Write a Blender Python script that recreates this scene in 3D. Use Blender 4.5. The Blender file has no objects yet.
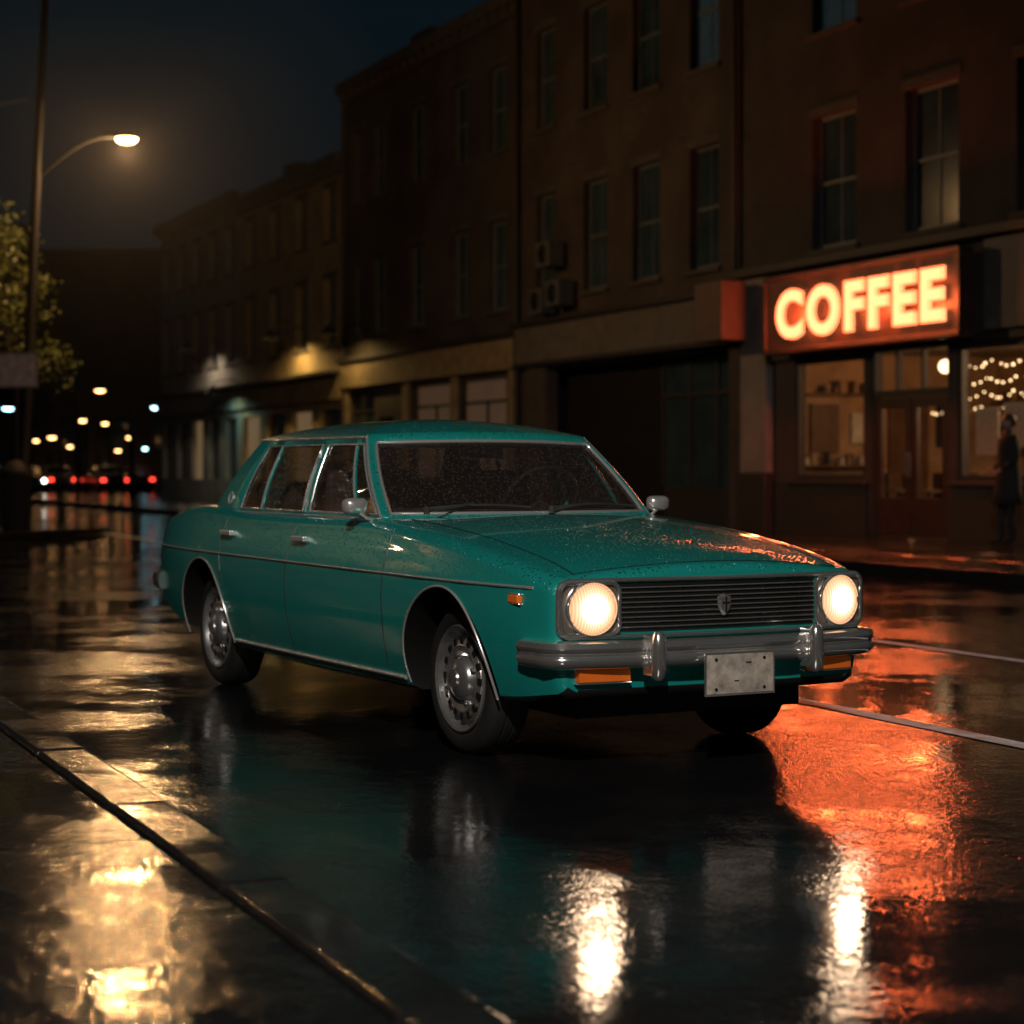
import bpy,bmesh,math,random
from mathutils import Vector,Matrix
random.seed(7)
sc=bpy.context.scene
R=math.radians
sc.view_settings.view_transform='Standard'
sc.view_settings.look='None'
sc.view_settings.exposure=0
# ------------------------------------------------------------------ helpers
def empty(name,loc=(0,0,0),rz=0):
    o=bpy.data.objects.new(name,None); o.location=loc; o.rotation_euler=(0,0,rz)
    o.empty_display_size=.2
    sc.collection.objects.link(o); return o
class MB:
    def __init__(s,tf=None): s.v=[];s.f=[];s.m=[];s.tf=tf
    def av(s,p):
        p=tuple(p)
        if s.tf: p=s.tf(p)
        s.v.append(p); return len(s.v)-1
    def face(s,pts,m=0):
        s.f.append([s.av(p) for p in pts]); s.m.append(m)
    def fi(s,idx,m=0): s.f.append(list(idx)); s.m.append(m)
    def box(s,x0,x1,y0,y1,z0,z1,m=0):
        i=[s.av(p) for p in [(x0,y0,z0),(x1,y0,z0),(x1,y1,z0),(x0,y1,z0),(x0,y0,z1),(x1,y0,z1),(x1,y1,z1),(x0,y1,z1)]]
        for q in [(0,3,2,1),(4,5,6,7),(0,1,5,4),(1,2,6,5),(2,3,7,6),(3,0,4,7)]:
            s.fi([i[k] for k in q],m)
    def rbox(s,c,sx,sy,sz,M,m=0):
        pts=[]
        for dz in(-1,1):
            for dx,dy in((-1,-1),(1,-1),(1,1),(-1,1)):
                pts.append(Vector(c)+M@Vector((dx*sx/2,dy*sy/2,dz*sz/2)))
        i=[s.av(p) for p in pts]
        for q in [(0,3,2,1),(4,5,6,7),(0,1,5,4),(1,2,6,5),(2,3,7,6),(3,0,4,7)]:
            s.fi([i[k] for k in q],m)
    def tube(s,path,r,m=0,n=8,closed=False,caps=True):
        P=[Vector(p) for p in path]; N=len(P)
        rr=r if isinstance(r,(list,tuple)) else [r]*N
        rings=[]; up=None
        for i in range(N):
            if closed: d=P[(i+1)%N]-P[i-1]
            else: d=P[min(i+1,N-1)]-P[max(i-1,0)]
            if d.length<1e-9: d=Vector((0,0,1))
            d.normalize()
            if up is None:
                up=Vector((0,0,1)) if abs(d.z)<.9 else Vector((1,0,0))
            a=up-d*up.dot(d)
            if a.length<1e-6: a=d.orthogonal()
            a.normalize(); up=a; b=d.cross(a)
            rings.append([s.av(P[i]+(a*math.cos(2*math.pi*k/n)+b*math.sin(2*math.pi*k/n))*rr[i]) for k in range(n)])
        for i in range(N if closed else N-1):
            A=rings[i];B=rings[(i+1)%N]
            for k in range(n): s.fi([A[k],A[(k+1)%n],B[(k+1)%n],B[k]],m)
        if caps and not closed:
            s.fi(rings[0][::-1],m); s.fi(rings[-1],m)
    def lathe(s,prof,org,axis,m=0,seg=32,mats=None):
        ax=Vector(axis).normalized(); a=ax.orthogonal().normalized(); b=ax.cross(a); org=Vector(org)
        rings=[]
        for (r,h) in prof:
            if r<1e-6: rings.append([s.av(org+ax*h)])
            else: rings.append([s.av(org+ax*h+(a*math.cos(2*math.pi*k/seg)+b*math.sin(2*math.pi*k/seg))*r) for k in range(seg)])
        for i in range(len(prof)-1):
            A=rings[i];B=rings[i+1]; mm=mats[i] if mats else m
            for k in range(seg):
                k2=(k+1)%seg
                if len(A)==1 and len(B)==1: continue
                if len(A)==1: s.fi([A[0],B[k2],B[k]],mm)
                elif len(B)==1: s.fi([A[k],A[k2],B[0]],mm)
                else: s.fi([A[k],A[k2],B[k2],B[k]],mm)
    def ball(s,c,r,m=0,seg=16,sc3=(1,1,1)):
        c=Vector(c); n=seg//2; rings=[]
        for i in range(n+1):
            th=math.pi*i/n
            if i in(0,n): rings.append([s.av(c+Vector((0,0,r*math.cos(th)*sc3[2])))])
            else: rings.append([s.av(c+Vector((r*math.sin(th)*math.cos(2*math.pi*k/seg)*sc3[0],r*math.sin(th)*math.sin(2*math.pi*k/seg)*sc3[1],r*math.cos(th)*sc3[2]))) for k in range(seg)])
        for i in range(n):
            A=rings[i];B=rings[i+1]
            for k in range(seg):
                k2=(k+1)%seg
                if len(A)==1: s.fi([A[0],B[k],B[k2]],m)
                elif len(B)==1: s.fi([A[k],B[0],A[k2]],m)
                else: s.fi([A[k],B[k],B[k2],A[k2]],m)
    def obj(s,name,mats,parent=None,smooth=None,bevel=0,recalc=True,solid=0,bseg=2,rz=None):
        me=bpy.data.meshes.new(name); me.from_pydata([tuple(v) for v in s.v],[],s.f); me.update()
        for mt in mats: me.materials.append(mt)
        for p,mi in zip(me.polygons,s.m): p.material_index=mi
        if recalc:
            bm=bmesh.new(); bm.from_mesh(me); bmesh.ops.recalc_face_normals(bm,faces=bm.faces); bm.to_mesh(me); bm.free()
        if smooth is not None:
            for p in me.polygons: p.use_smooth=True
            me.set_sharp_from_angle(angle=R(smooth))
        o=bpy.data.objects.new(name,me); sc.collection.objects.link(o)
        if parent: o.parent=parent
        if rz is not None: o.rotation_euler=(0,0,rz)
        if solid:
            md=o.modifiers.new('s','SOLIDIFY'); md.thickness=solid; md.offset=0
        if bevel:
            md=o.modifiers.new('b','BEVEL'); md.width=bevel; md.segments=bseg; md.limit_method='ANGLE'; md.angle_limit=R(40)
        return o
# ------------------------------------------------------------------ materials
def nosample(m):
    try: m.cycles.emission_sampling='NONE'
    except Exception: pass
    return m
def sin(node,name,val):
    if name in node.inputs: node.inputs[name].default_value=val
def pmat(name,col,rough=.5,metal=0,spec=.5,emit=None,es=0,coat=0,var=.25,vs=4,bs=0,bstr=.3,bd=.01,rv=0):
    m=bpy.data.materials.new(name); m.use_nodes=True; t=m.node_tree; p=t.nodes['Principled BSDF']
    p.inputs['Base Color'].default_value=(*col,1); p.inputs['Roughness'].default_value=rough
    p.inputs['Metallic'].default_value=metal; sin(p,'Specular IOR Level',spec); sin(p,'Coat Weight',coat); sin(p,'Coat Roughness',.06)
    if emit: p.inputs['Emission Color'].default_value=(*emit,1); p.inputs['Emission Strength'].default_value=es; nosample(m)
    tc=t.nodes.new('ShaderNodeTexCoord')
    n=t.nodes.new('ShaderNodeTexNoise'); n.inputs['Scale'].default_value=vs; n.inputs['Detail'].default_value=3; n.inputs['Roughness'].default_value=.65
    t.links.new(tc.outputs['Object'],n.inputs['Vector'])
    if var>0:
        mr=t.nodes.new('ShaderNodeMapRange'); mr.inputs[1].default_value=.3; mr.inputs[2].default_value=.7
        mr.inputs[3].default_value=1-var; mr.inputs[4].default_value=1+var
        t.links.new(n.outputs[0],mr.inputs[0])
        mx=t.nodes.new('ShaderNodeVectorMath'); mx.operation='SCALE'; mx.inputs[0].default_value=col
        t.links.new(mr.outputs[0],mx.inputs['Scale']); t.links.new(mx.outputs[0],p.inputs['Base Color'])
    if rv>0:
        mr=t.nodes.new('ShaderNodeMapRange'); mr.inputs[1].default_value=.3; mr.inputs[2].default_value=.7
        mr.inputs[3].default_value=max(0,rough-rv); mr.inputs[4].default_value=rough+rv
        t.links.new(n.outputs[0],mr.inputs[0]); t.links.new(mr.outputs[0],p.inputs['Roughness'])
    if bs:
        n2=t.nodes.new('ShaderNodeTexNoise'); n2.inputs['Scale'].default_value=bs; n2.inputs['Detail'].default_value=2
        t.links.new(tc.outputs['Object'],n2.inputs['Vector'])
        b=t.nodes.new('ShaderNodeBump'); b.inputs['Strength'].default_value=bstr; b.inputs['Distance'].default_value=bd
        t.links.new(n2.outputs[0],b.inputs['Height']); t.links.new(b.outputs[0],p.inputs['Normal'])
    return m
def emat(name,col,s,sample=False):
    m=bpy.data.materials.new(name); m.use_nodes=True; t=m.node_tree
    t.nodes.remove(t.nodes['Principled BSDF']); e=t.nodes.new('ShaderNodeEmission')
    e.inputs[0].default_value=(*col,1); e.inputs[1].default_value=s
    t.links.new(e.outputs[0],t.nodes['Material Output'].inputs[0])
    if not sample: nosample(m)
    return m
def wetmat(name,c0,c1,r0=.145,r1=.06,pscale=.7,lo=.38,hi=.62,grain=52,gs=.42,gd=.006,keep=.22,s0=.45,s1=.5):
    m=bpy.data.materials.new(name); m.use_nodes=True; t=m.node_tree; p=t.nodes['Principled BSDF']; L=t.links.new
    tc=t.nodes.new('ShaderNodeTexCoord')
    def noise(s,d=3,r=.6):
        n=t.nodes.new('ShaderNodeTexNoise'); n.inputs['Scale'].default_value=s; n.inputs['Detail'].default_value=d; n.inputs['Roughness'].default_value=r
        L(tc.outputs['Object'],n.inputs['Vector']); return n
    def mrange(src,a,b,c,d):
        q=t.nodes.new('ShaderNodeMapRange'); q.interpolation_type='SMOOTHSTEP'
        for i,x in enumerate((a,b,c,d)): q.inputs[i+1].default_value=x
        L(src,q.inputs[0]); return q.outputs[0]
    n1=noise(pscale,6,.70); mask=mrange(n1.outputs[0],lo,hi,0,1)
    n3=noise(3.1,4,.7)
    mx=t.nodes.new('ShaderNodeMix'); mx.data_type='RGBA'
    L(n3.outputs[0],mx.inputs[0]); mx.inputs[6].default_value=(*c0,1); mx.inputs[7].default_value=(*c1,1)
    L(mx.outputs[2],p.inputs['Base Color'])
    rr=mrange(mask,0,1,r0,r1)
    ad=t.nodes.new('ShaderNodeMath'); ad.operation='MULTIPLY_ADD'; L(n3.outputs[0],ad.inputs[0]); ad.inputs[1].default_value=.10; ad.inputs[2].default_value=-.045
    ad2=t.nodes.new('ShaderNodeMath'); ad2.operation='ADD'; L(rr,ad2.inputs[0]); L(ad.outputs[0],ad2.inputs[1]); ad2.use_clamp=True
    L(ad2.outputs[0],p.inputs['Roughness'])
    if 'Specular IOR Level' in p.inputs: L(mrange(mask,0,1,s0,s1),p.inputs['Specular IOR Level'])
    v=noise(grain,2,.6)
    w=noise(9,2,.6)
    a=t.nodes.new('ShaderNodeMath'); a.operation='MULTIPLY_ADD'; L(w.outputs[0],a.inputs[0]); a.inputs[1].default_value=1.6; L(v.outputs[0],a.inputs[2])
    b=t.nodes.new('ShaderNodeBump'); b.inputs['Distance'].default_value=gd; L(a.outputs[0],b.inputs['Height']); L(mrange(mask,0,1,gs,gs*keep),b.inputs['Strength'])
    L(b.outputs[0],p.inputs['Normal'])
    return m
def brickmat(name,c1,c2,mortar,rough=.8):
    m=bpy.data.materials.new(name); m.use_nodes=True; t=m.node_tree; p=t.nodes['Principled BSDF']; L=t.links.new
    tc=t.nodes.new('ShaderNodeTexCoord'); sx=t.nodes.new('ShaderNodeSeparateXYZ'); L(tc.outputs['Object'],sx.inputs[0])
    ad=t.nodes.new('ShaderNodeMath'); L(sx.outputs[0],ad.inputs[0]); L(sx.outputs[1],ad.inputs[1])
    cb=t.nodes.new('ShaderNodeCombineXYZ'); L(ad.outputs[0],cb.inputs[0]); L(sx.outputs[2],cb.inputs[1])
    br=t.nodes.new('ShaderNodeTexBrick'); L(cb.outputs[0],br.inputs['Vector'])
    br.inputs['Color1'].default_value=(*c1,1);br.inputs['Color2'].default_value=(*c2,1);br.inputs['Mortar'].default_value=(*mortar,1)
    br.inputs['Scale'].default_value=1; br.inputs['Brick Width'].default_value=.23; br.inputs['Row Height'].default_value=.078; br.inputs['Mortar Size'].default_value=.008
    n=t.nodes.new('ShaderNodeTexNoise'); n.inputs['Scale'].default_value=.8; n.inputs['Detail'].default_value=5; L(tc.outputs['Object'],n.inputs['Vector'])
    mr=t.nodes.new('ShaderNodeMapRange'); mr.inputs[1].default_value=.3; mr.inputs[2].default_value=.7; mr.inputs[3].default_value=.5; mr.inputs[4].default_value=1.3; L(n.outputs[0],mr.inputs[0])
    vm=t.nodes.new('ShaderNodeVectorMath'); vm.operation='SCALE'; L(br.outputs[0],vm.inputs[0]); L(mr.outputs[0],vm.inputs['Scale']); L(vm.outputs[0],p.inputs['Base Color'])
    p.inputs['Roughness'].default_value=rough
    return m
def glassmat(name,tint,rough=.02,drops=False,refl=1.0):
    m=bpy.data.materials.new(name); m.use_nodes=True; t=m.node_tree; L=t.links.new
    t.nodes.remove(t.nodes['Principled BSDF'])
    tr=t.nodes.new('ShaderNodeBsdfTransparent'); tr.inputs[0].default_value=(*tint,1)
    gl=t.nodes.new('ShaderNodeBsdfGlossy'); gl.inputs['Roughness'].default_value=rough; gl.inputs[0].default_value=(refl,refl,refl,1)
    lw=t.nodes.new('ShaderNodeLayerWeight'); lw.inputs[0].default_value=.5
    pw=t.nodes.new('ShaderNodeMath'); pw.operation='POWER'; L(lw.outputs['Facing'],pw.inputs[0]); pw.inputs[1].default_value=4.0
    ma=t.nodes.new('ShaderNodeMath'); ma.operation='MULTIPLY_ADD'; L(pw.outputs[0],ma.inputs[0]); ma.inputs[1].default_value=.9; ma.inputs[2].default_value=.07
    mx=t.nodes.new('ShaderNodeMixShader'); L(ma.outputs[0],mx.inputs[0]); L(tr.outputs[0],mx.inputs[1]); L(gl.outputs[0],mx.inputs[2])
    out=mx.outputs[0]
    if drops:
        tc=t.nodes.new('ShaderNodeTexCoord'); v=t.nodes.new('ShaderNodeTexVoronoi'); v.inputs['Scale'].default_value=75; L(tc.outputs['Object'],v.inputs['Vector'])
        mr=t.nodes.new('ShaderNodeMapRange'); mr.inputs[1].default_value=.12; mr.inputs[2].default_value=.42; mr.inputs[3].default_value=1; mr.inputs[4].default_value=0; L(v.outputs['Distance'],mr.inputs[0])
        b=t.nodes.new('ShaderNodeBump'); b.inputs['Strength'].default_value=.5; b.inputs['Distance'].default_value=.004; L(mr.outputs[0],b.inputs['Height'])
        L(b.outputs[0],gl.inputs['Normal'])
        d=t.nodes.new('ShaderNodeBsdfDiffuse'); d.inputs[0].default_value=(.34,.25,.21,1)
        mk_=t.nodes.new('ShaderNodeMath'); mk_.operation='MULTIPLY_ADD'; L(mr.outputs[0],mk_.inputs[0]); mk_.inputs[1].default_value=.10; mk_.inputs[2].default_value=.035
        m2=t.nodes.new('ShaderNodeMixShader'); L(mk_.outputs[0],m2.inputs[0]); L(out,m2.inputs[1]); L(d.outputs[0],m2.inputs[2]); out=m2.outputs[0]
    L(out,t.nodes['Material Output'].inputs[0]); return m
def paintmat(name,col):
    m=bpy.data.materials.new(name); m.use_nodes=True; t=m.node_tree; p=t.nodes['Principled BSDF']; L=t.links.new
    p.inputs['Base Color'].default_value=(*col,1); p.inputs['Roughness'].default_value=.28; p.inputs['Metallic'].default_value=.25
    sin(p,'Coat Weight',1.0); sin(p,'Coat Roughness',.03)
    tc=t.nodes.new('ShaderNodeTexCoord')
    v=t.nodes.new('ShaderNodeTexVoronoi'); v.inputs['Scale'].default_value=72; L(tc.outputs['Object'],v.inputs['Vector'])
    n=t.nodes.new('ShaderNodeTexNoise'); n.inputs['Scale'].default_value=16; n.inputs['Detail'].default_value=2; L(tc.outputs['Object'],n.inputs['Vector'])
    mr=t.nodes.new('ShaderNodeMapRange'); mr.inputs[1].default_value=.06; mr.inputs[2].default_value=.36; mr.inputs[3].default_value=1; mr.inputs[4].default_value=0; L(v.outputs['Distance'],mr.inputs[0])
    m5=t.nodes.new('ShaderNodeMapRange'); m5.inputs[1].default_value=.36; m5.inputs[2].default_value=.54; L(n.outputs[0],m5.inputs[0])
    mu=t.nodes.new('ShaderNodeMath'); mu.operation='MULTIPLY'; L(mr.outputs[0],mu.inputs[0]); L(m5.outputs[0],mu.inputs[1])
    ge=t.nodes.new('ShaderNodeNewGeometry'); sx=t.nodes.new('ShaderNodeSeparateXYZ'); L(ge.outputs['Normal'],sx.inputs[0])
    m2=t.nodes.new('ShaderNodeMapRange'); m2.inputs[1].default_value=.15; m2.inputs[2].default_value=.7; m2.inputs[3].default_value=.14; m2.inputs[4].default_value=1.0; L(sx.outputs[2],m2.inputs[0])
    b=t.nodes.new('ShaderNodeBump'); b.inputs['Distance'].default_value=.024; L(m2.outputs[0],b.inputs['Strength']); L(mu.outputs[0],b.inputs['Height'])
    if 'Coat Normal' in p.inputs: L(b.outputs[0],p.inputs['Coat Normal'])
    b2=t.nodes.new('ShaderNodeBump'); b2.inputs['Distance'].default_value=.012; L(m2.outputs[0],b2.inputs['Strength']); L(mu.outputs[0],b2.inputs['Height']); L(b2.outputs[0],p.inputs['Normal'])
    return m
CH=pmat('chrome',(.86,.85,.83),.13,.92,var=.05,rv=.05)
RUB=pmat('rubber',(.009,.009,.009),.6)
BLK=pmat('black_trim',(.006,.006,.006),.45)
DARK=pmat('dark_metal',(.02,.02,.022),.5)
INT=pmat('interior_vinyl',(.02,.017,.015),.6)
STEEL=pmat('wheel_steel',(.42,.42,.42),.28,.85,var=.2,rv=.08)
PAINT=paintmat('teal_paint',(.009,.275,.250))
CGLASS=glassmat('car_glass',(.62,.61,.60),drops=True)
ORANGE=pmat('orange_lens',(.6,.12,.015),.2,emit=(1,.25,.03),es=.03)
# ------------------------------------------------------------------ world
w=bpy.data.worlds.new('World'); sc.world=w; w.use_nodes=True; t=w.node_tree; bg=t.nodes['Background']
tc=t.nodes.new('ShaderNodeTexCoord'); sx=t.nodes.new('ShaderNodeSeparateXYZ'); t.links.new(tc.outputs['Generated'],sx.inputs[0])
cr=t.nodes.new('ShaderNodeValToRGB'); cr.color_ramp.elements[0].position=0.02; cr.color_ramp.elements[0].color=(.0058,.0062,.0066,1)
cr.color_ramp.elements[1].position=.26; cr.color_ramp.elements[1].color=(.0021,.0064,.0092,1)
t.links.new(sx.outputs[2],cr.inputs[0]); t.links.new(cr.outputs[0],bg.inputs[0]); bg.inputs[1].default_value=1
# ------------------------------------------------------------------ camera
cam=bpy.data.cameras.new('camera'); co=bpy.data.objects.new('camera',cam); sc.collection.objects.link(co)
co.location=(0,0,1.1); co.rotation_euler=(R(90),0,0); cam.sensor_width=36; cam.lens=1950*36/1024; cam.shift_y=-42/1024
cam.clip_end=1500; cam.clip_start=.05; cam.dof.use_dof=True; cam.dof.focus_distance=7.5; cam.dof.aperture_fstop=2.6
sc.camera=co
# ------------------------------------------------------------------ street frame
TH=math.atan(862/1950); SN,CS=math.sin(TH),math.cos(TH)
RZ=math.atan2(CS,-SN)
def stf(p): return (p[0],-p[1],p[2])          # (s,t,z)->local
def SW(s,t,z=0): return Vector((-SN*s+CS*t,CS*s+SN*t,z))
KL,KR,T=1.41,11.7,16.5
ROAD=wetmat('wet_asphalt',(.004,.0045,.0055),(.012,.012,.013))
GRD=wetmat('wet_ground',(.006,.006,.007),(.014,.014,.014))
PAVE=wetmat('wet_paving',(.003,.0034,.004),(.010,.010,.010),r0=.16,r1=.07,pscale=1.5,lo=.46,hi=.60,grain=48,gs=.36,gd=.006,keep=.35,s0=.10,s1=.5)
KERB=wetmat('wet_kerbstone',(.005,.005,.005),(.016,.015,.014),r0=.18,r1=.09,pscale=2,grain=60,gs=.4,s0=.18,s1=.5)
WHITE=pmat('worn_road_paint',(.50,.50,.48),.45,var=.5,vs=11,rv=.1,spec=.3)
g=MB(); g.face([(-700,-300,-.012),(700,-300,-.012),(700,1000,-.012),(-700,1000,-.012)]); g.obj('ground',[GRD])
rd=MB(stf); rd.face([(-40,KL-.02,0),(400,KL-.02,0),(400,KR+.02,0),(-40,KR+.02,0)]); rd.obj('road',[ROAD],rz=RZ)
mk=MB(stf)
for (tt,s0,s1) in [(5.0,-10,12.5),(7.2,-10,12.8),(7.2,30,36),(7.2,44,50)]:
    mk.face([(s0,tt-.055,.004),(s1,tt-.055,.004),(s1,tt+.055,.004),(s0,tt+.055,.004)])
mk.obj('road_marking',[WHITE],rz=RZ)
# left pavement (camera stands on it)
pv=MB(stf); pv.box(-30,60,-9,KL-.19,-.1,.10,0)
s=-12.35
while s<40:
    for (t0,t1) in [(-3.4,-.02),(.0,KL-.20)]:
        if s<28: pv.box(s,s+2.48,t0,t1,.05,.118+random.uniform(-.002,.002),0)
    s+=2.5
pv.obj('pavement',[PAVE],rz=RZ,bevel=.008)
kb=MB(stf); s=-12.3
while s<58: kb.box(s,s+1.19,KL-.18,KL,-.05,.12+random.uniform(-.002,.002),0); s+=1.2
kb.obj('kerb',[KERB],rz=RZ,bevel=.018,bseg=3)
pv=MB(stf); s=-10.
pv.box(-10,80,KR+.16,T+8,-.05,.125,0)
while s<80: pv.box(s,s+1.49,KR,KR+.155,-.05,.13,1); s+=1.5
s=-10.
while s<60:
    t0=KR+.17
    while t0<T-.3: pv.box(s,s+1.19,t0,min(t0+1.19,T-.01),.1,.13+random.uniform(-.001,.001),0); t0+=1.2
    s+=1.2
PAVE2=wetmat('wet_paving_far',(.006,.006,.006),(.018,.017,.017),r0=.20,r1=.09,pscale=1.0,grain=60,gs=.5)
pv.obj('pavement',[PAVE2,KERB],rz=RZ,bevel=.006)
# ------------------------------------------------------------------ buildings
BR1=brickmat('brown_brick',(.054,.035,.028),(.038,.026,.021),(.049,.043,.038))
BR2=brickmat('dark_brick',(.052,.038,.029),(.040,.030,.023),(.049,.043,.038))
STU=pmat('brown_render',(.038,.031,.029),.85,var=.35,vs=1.2)
STUL=pmat('pale_render',(.26,.25,.24),.85,var=.25,vs=1.2)
STUY=pmat('ochre_render',(.26,.20,.11),.85,var=.3,vs=1.2)
TRIM=pmat('stone_trim',(.050,.044,.040),.75,var=.25,vs=3)
TRIMD=pmat('dark_trim',(.020,.017,.016),.6,var=.2)
SASH=pmat('sash_paint',(.10,.115,.12),.5,var=.15)
WGL=pmat('window_pane',(.024,.042,.050),.14,var=.4,vs=1.3,spec=.4)  # blue-grey base colour stands in for the sky reflected in the glass
WGL2=pmat('lit_window_pane',(.03,.04,.04),.2,emit=(.45,.8,.9),es=.012,var=.5)
SHUT=pmat('shutter',(.018,.016,.016),.5,.2,var=.3)
ROOF=pmat('roof_slate',(.03,.03,.033),.7)
def wall(mb,s0,s1,z0,z1,ops,rev=.2,m=0,t=T,mr=None):
    S=sorted(set([s0,s1]+[o[0] for o in ops]+[o[1] for o in ops])); Z=sorted(set([z0,z1]+[o[2] for o in ops]+[o[3] for o in ops]))
    for i in range(len(S)-1):
        for j in range(len(Z)-1):
            cs=(S[i]+S[i+1])/2; cz=(Z[j]+Z[j+1])/2
            if any(o[0]<cs<o[1] and o[2]<cz<o[3] for o in ops): continue
            mb.face([(S[i],t,Z[j]),(S[i+1],t,Z[j]),(S[i+1],t,Z[j+1]),(S[i],t,Z[j+1])],m)
    for o in ops:
        a,b,c,d=o[:4]; mm=m if mr is None else mr
        mb.face([(a,t,c),(a,t+rev,c),(a,t+rev,d),(a,t,d)],mm); mb.face([(b,t,c),(b,t+rev,c),(b,t+rev,d),(b,t,d)],mm)
        mb.face([(a,t,c),(b,t,c),(b,t+rev,c),(a,t+rev,c)],mm); mb.face([(a,t,d),(b,t,d),(b,t+rev,d),(a,t+rev,d)],mm)
def sash(fr,gl,tr,o,t=T,rev=.2,gm=0,trim=True):
    a,b,c,d=o[:4]; y0=t+rev-.07;y1=t+rev-.01; k=.05
    fr.box(a,a+k,y0,y1,c,d);fr.box(b-k,b,y0,y1,c,d);fr.box(a+k,b-k,y0,y1,c,c+k+.02);fr.box(a+k,b-k,y0,y1,d-k,d)
    zm=(c+d)/2; fr.box(a+k,b-k,y0+.01,y1-.005,zm-.022,zm+.022)
    sm=(a+b)/2; fr.box(sm-.011,sm+.011,y0+.02,y1-.008,c+k+.02,zm-.022); fr.box(sm-.011,sm+.011,y0+.02,y1-.008,zm+.022,d-k)
    gl.face([(a,t+rev-.03,c),(b,t+rev-.03,c),(b,t+rev-.03,d),(a,t+rev-.03,d)],gm)
    if trim:
        tr.box(a-.10,b+.10,t-.07,t+.05,c-.09,c-.003); tr.box(a-.08,b+.08,t-.02,t+.03,d+.003,d+.16)
def shell(mb,s0,s1,z1,depth=11,m=0,mr=1,t=T):
    mb.face([(s0,t,0),(s0,t+depth,0),(s0,t+depth,z1),(s0,t,z1)],m); mb.face([(s1,t,0),(s1,t+depth,0),(s1,t+depth,z1),(s1,t,z1)],m)
    mb.face([(s0,t+depth,0),(s1,t+depth,0),(s1,t+depth,z1),(s0,t+depth,z1)],m)
    mb.face([(s0,t,z1),(s1,t,z1),(s1,t+depth,z1),(s0,t+depth,z1)],mr)
def building(name,s0,s1,H,wallm,rows,ground,wins_s,gtrim=TRIM,cornice=True,t=T,litset=()):
    e=empty(name,rz=RZ)
    wb=MB(stf);fr=MB(stf);gl=MB(stf);tr=MB(stf)
    ops=[];up=[]
    for (z0,z1) in rows:
        for (a,b) in wins_s: up.append((a,b,z0,z1))
    wall(wb,s0,s1,0,H,up+ground,t=t); shell(wb,s0,s1,H,t=t)
    for i,o in enumerate(up): sash(fr,gl,tr,o,t=t,gm=1 if i in litset else 0)
    if cornice:
        tr.box(s0,s1,t-.30,t-.002,H-.22,H+.05); tr.box(s0,s1,t-.16,t-.002,H-.45,H-.223)
        s=s0+.2
        while s<s1-.2: tr.box(s,s+.12,t-.26,t-.165,H-.40,H-.223); s+=.55
    wb.obj('walls',[wallm,ROOF],e); fr.obj('window_frames',[SASH],e); gl.obj('window_glass',[WGL,WGL2],e); tr.obj('trim',[gtrim],e,bevel=.012)
    return e
# --- A : coffee shop building
gA=[(22.34,24.2,.13,2.82),(24.36,26.3,.95,2.82),(18.6,22.12,.95,2.82),(14.2,18.2,.95,2.82)]
A=building('coffee_shop_building',10,28.0,13.2,STU,[(4.5,6.55),(7.85,9.75),(10.9,12.4)],gA,[(24.6,25.8),(22.1,23.35),(19.6,20.85),(17.1,18.35),(14.6,15.8),(12.1,13.3)],litset=(6,))
tr=MB(stf)
tr.box(10,27.95,T-.22,T-.002,4.24,4.38,1); tr.box(10,21.4,T-.12,T-.002,2.98,4.20,0)    # cornice line, fascia
tr.box(26.95,27.75,T-.14,T-.002,1.05,4.2,2); tr.box(26.90,27.80,T-.20,T-.001,.12,1.04,1)
tr.box(26.32,26.88,T-.05,T-.002,.12,.93,1); tr.box(24.3,26.3,T-.05,T-.002,.12,.86,1); tr.box(24.25,26.4,T-.09,T-.001,.87,.94,1)
tr.box(10,22.2,T-.05,T-.002,.12,.86,1); tr.box(10,22.25,T-.09,T-.001,.87,.94,1)
tr.box(10,26.9,T-.06,T-.002,2.84,2.96,1)
tr.obj('shopfront_trim',[pmat('grey_fascia',(.085,.08,.078),.6,var=.2),TRIMD,pmat('pilaster_paint',(.19,.165,.155),.7,var=.25,vs=2)],A,bevel=.012)
fr=MB(stf)
for (a,b) in [(24.36,26.3),(18.6,22.12),(14.2,18.2)]:
    fr.box(a,a+.07,T+.02,T+.12,.95,2.82);fr.box(b-.07,b,T+.02,T+.12,.95,2.82);fr.box(a+.07,b-.07,T+.02,T+.12,.95,1.03);fr.box(a+.07,b-.07,T+.02,T+.12,2.75,2.82)
fr.box(20.3,20.37,T+.03,T+.11,1.03,2.75)
fr.box(22.34,24.2,T+.02,T+.14,2.16,2.26)
for k in range(3): x=22.34+k*.62; fr.box(x,x+.05,T+.03,T+.12,2.26,2.82)
fr.box(24.14,24.2,T+.02,T+.13,.13,2.82)
for a,b in [(22.40,23.25),(23.28,24.13)]:
    fr.box(a,a+.13,T+.04,T+.10,.15,2.15,1);fr.box(b-.13,b,T+.04,T+.10,.15,2.15,1);fr.box(a+.13,b-.13,T+.04,T+.10,2.0,2.15,1);fr.box(a+.13,b-.13,T+.045,T+.095,.15,.70,1)
fr.tube([(23.22,T-.02,1.0),(23.22,T-.02,1.35)],.012,2);fr.tube([(23.31,T-.02,1.0),(23.31,T-.02,1.35)],.012,2)
WOODR=pmat('door_wood',(.045,.018,.012),.4,var=.3,vs=6)
fr.obj('shop_frames',[TRIMD,WOODR,CH],A,bevel=.006)
gl=MB(stf)
for (a,b,c,d) in gA: gl.face([(a,T+.075,c),(b,T+.075,c),(b,T+.075,d),(a,T+.075,d)])
gl.obj('shop_glass',[glassmat('shop_glass',(.88,.85,.80),refl=.7)],A)
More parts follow.
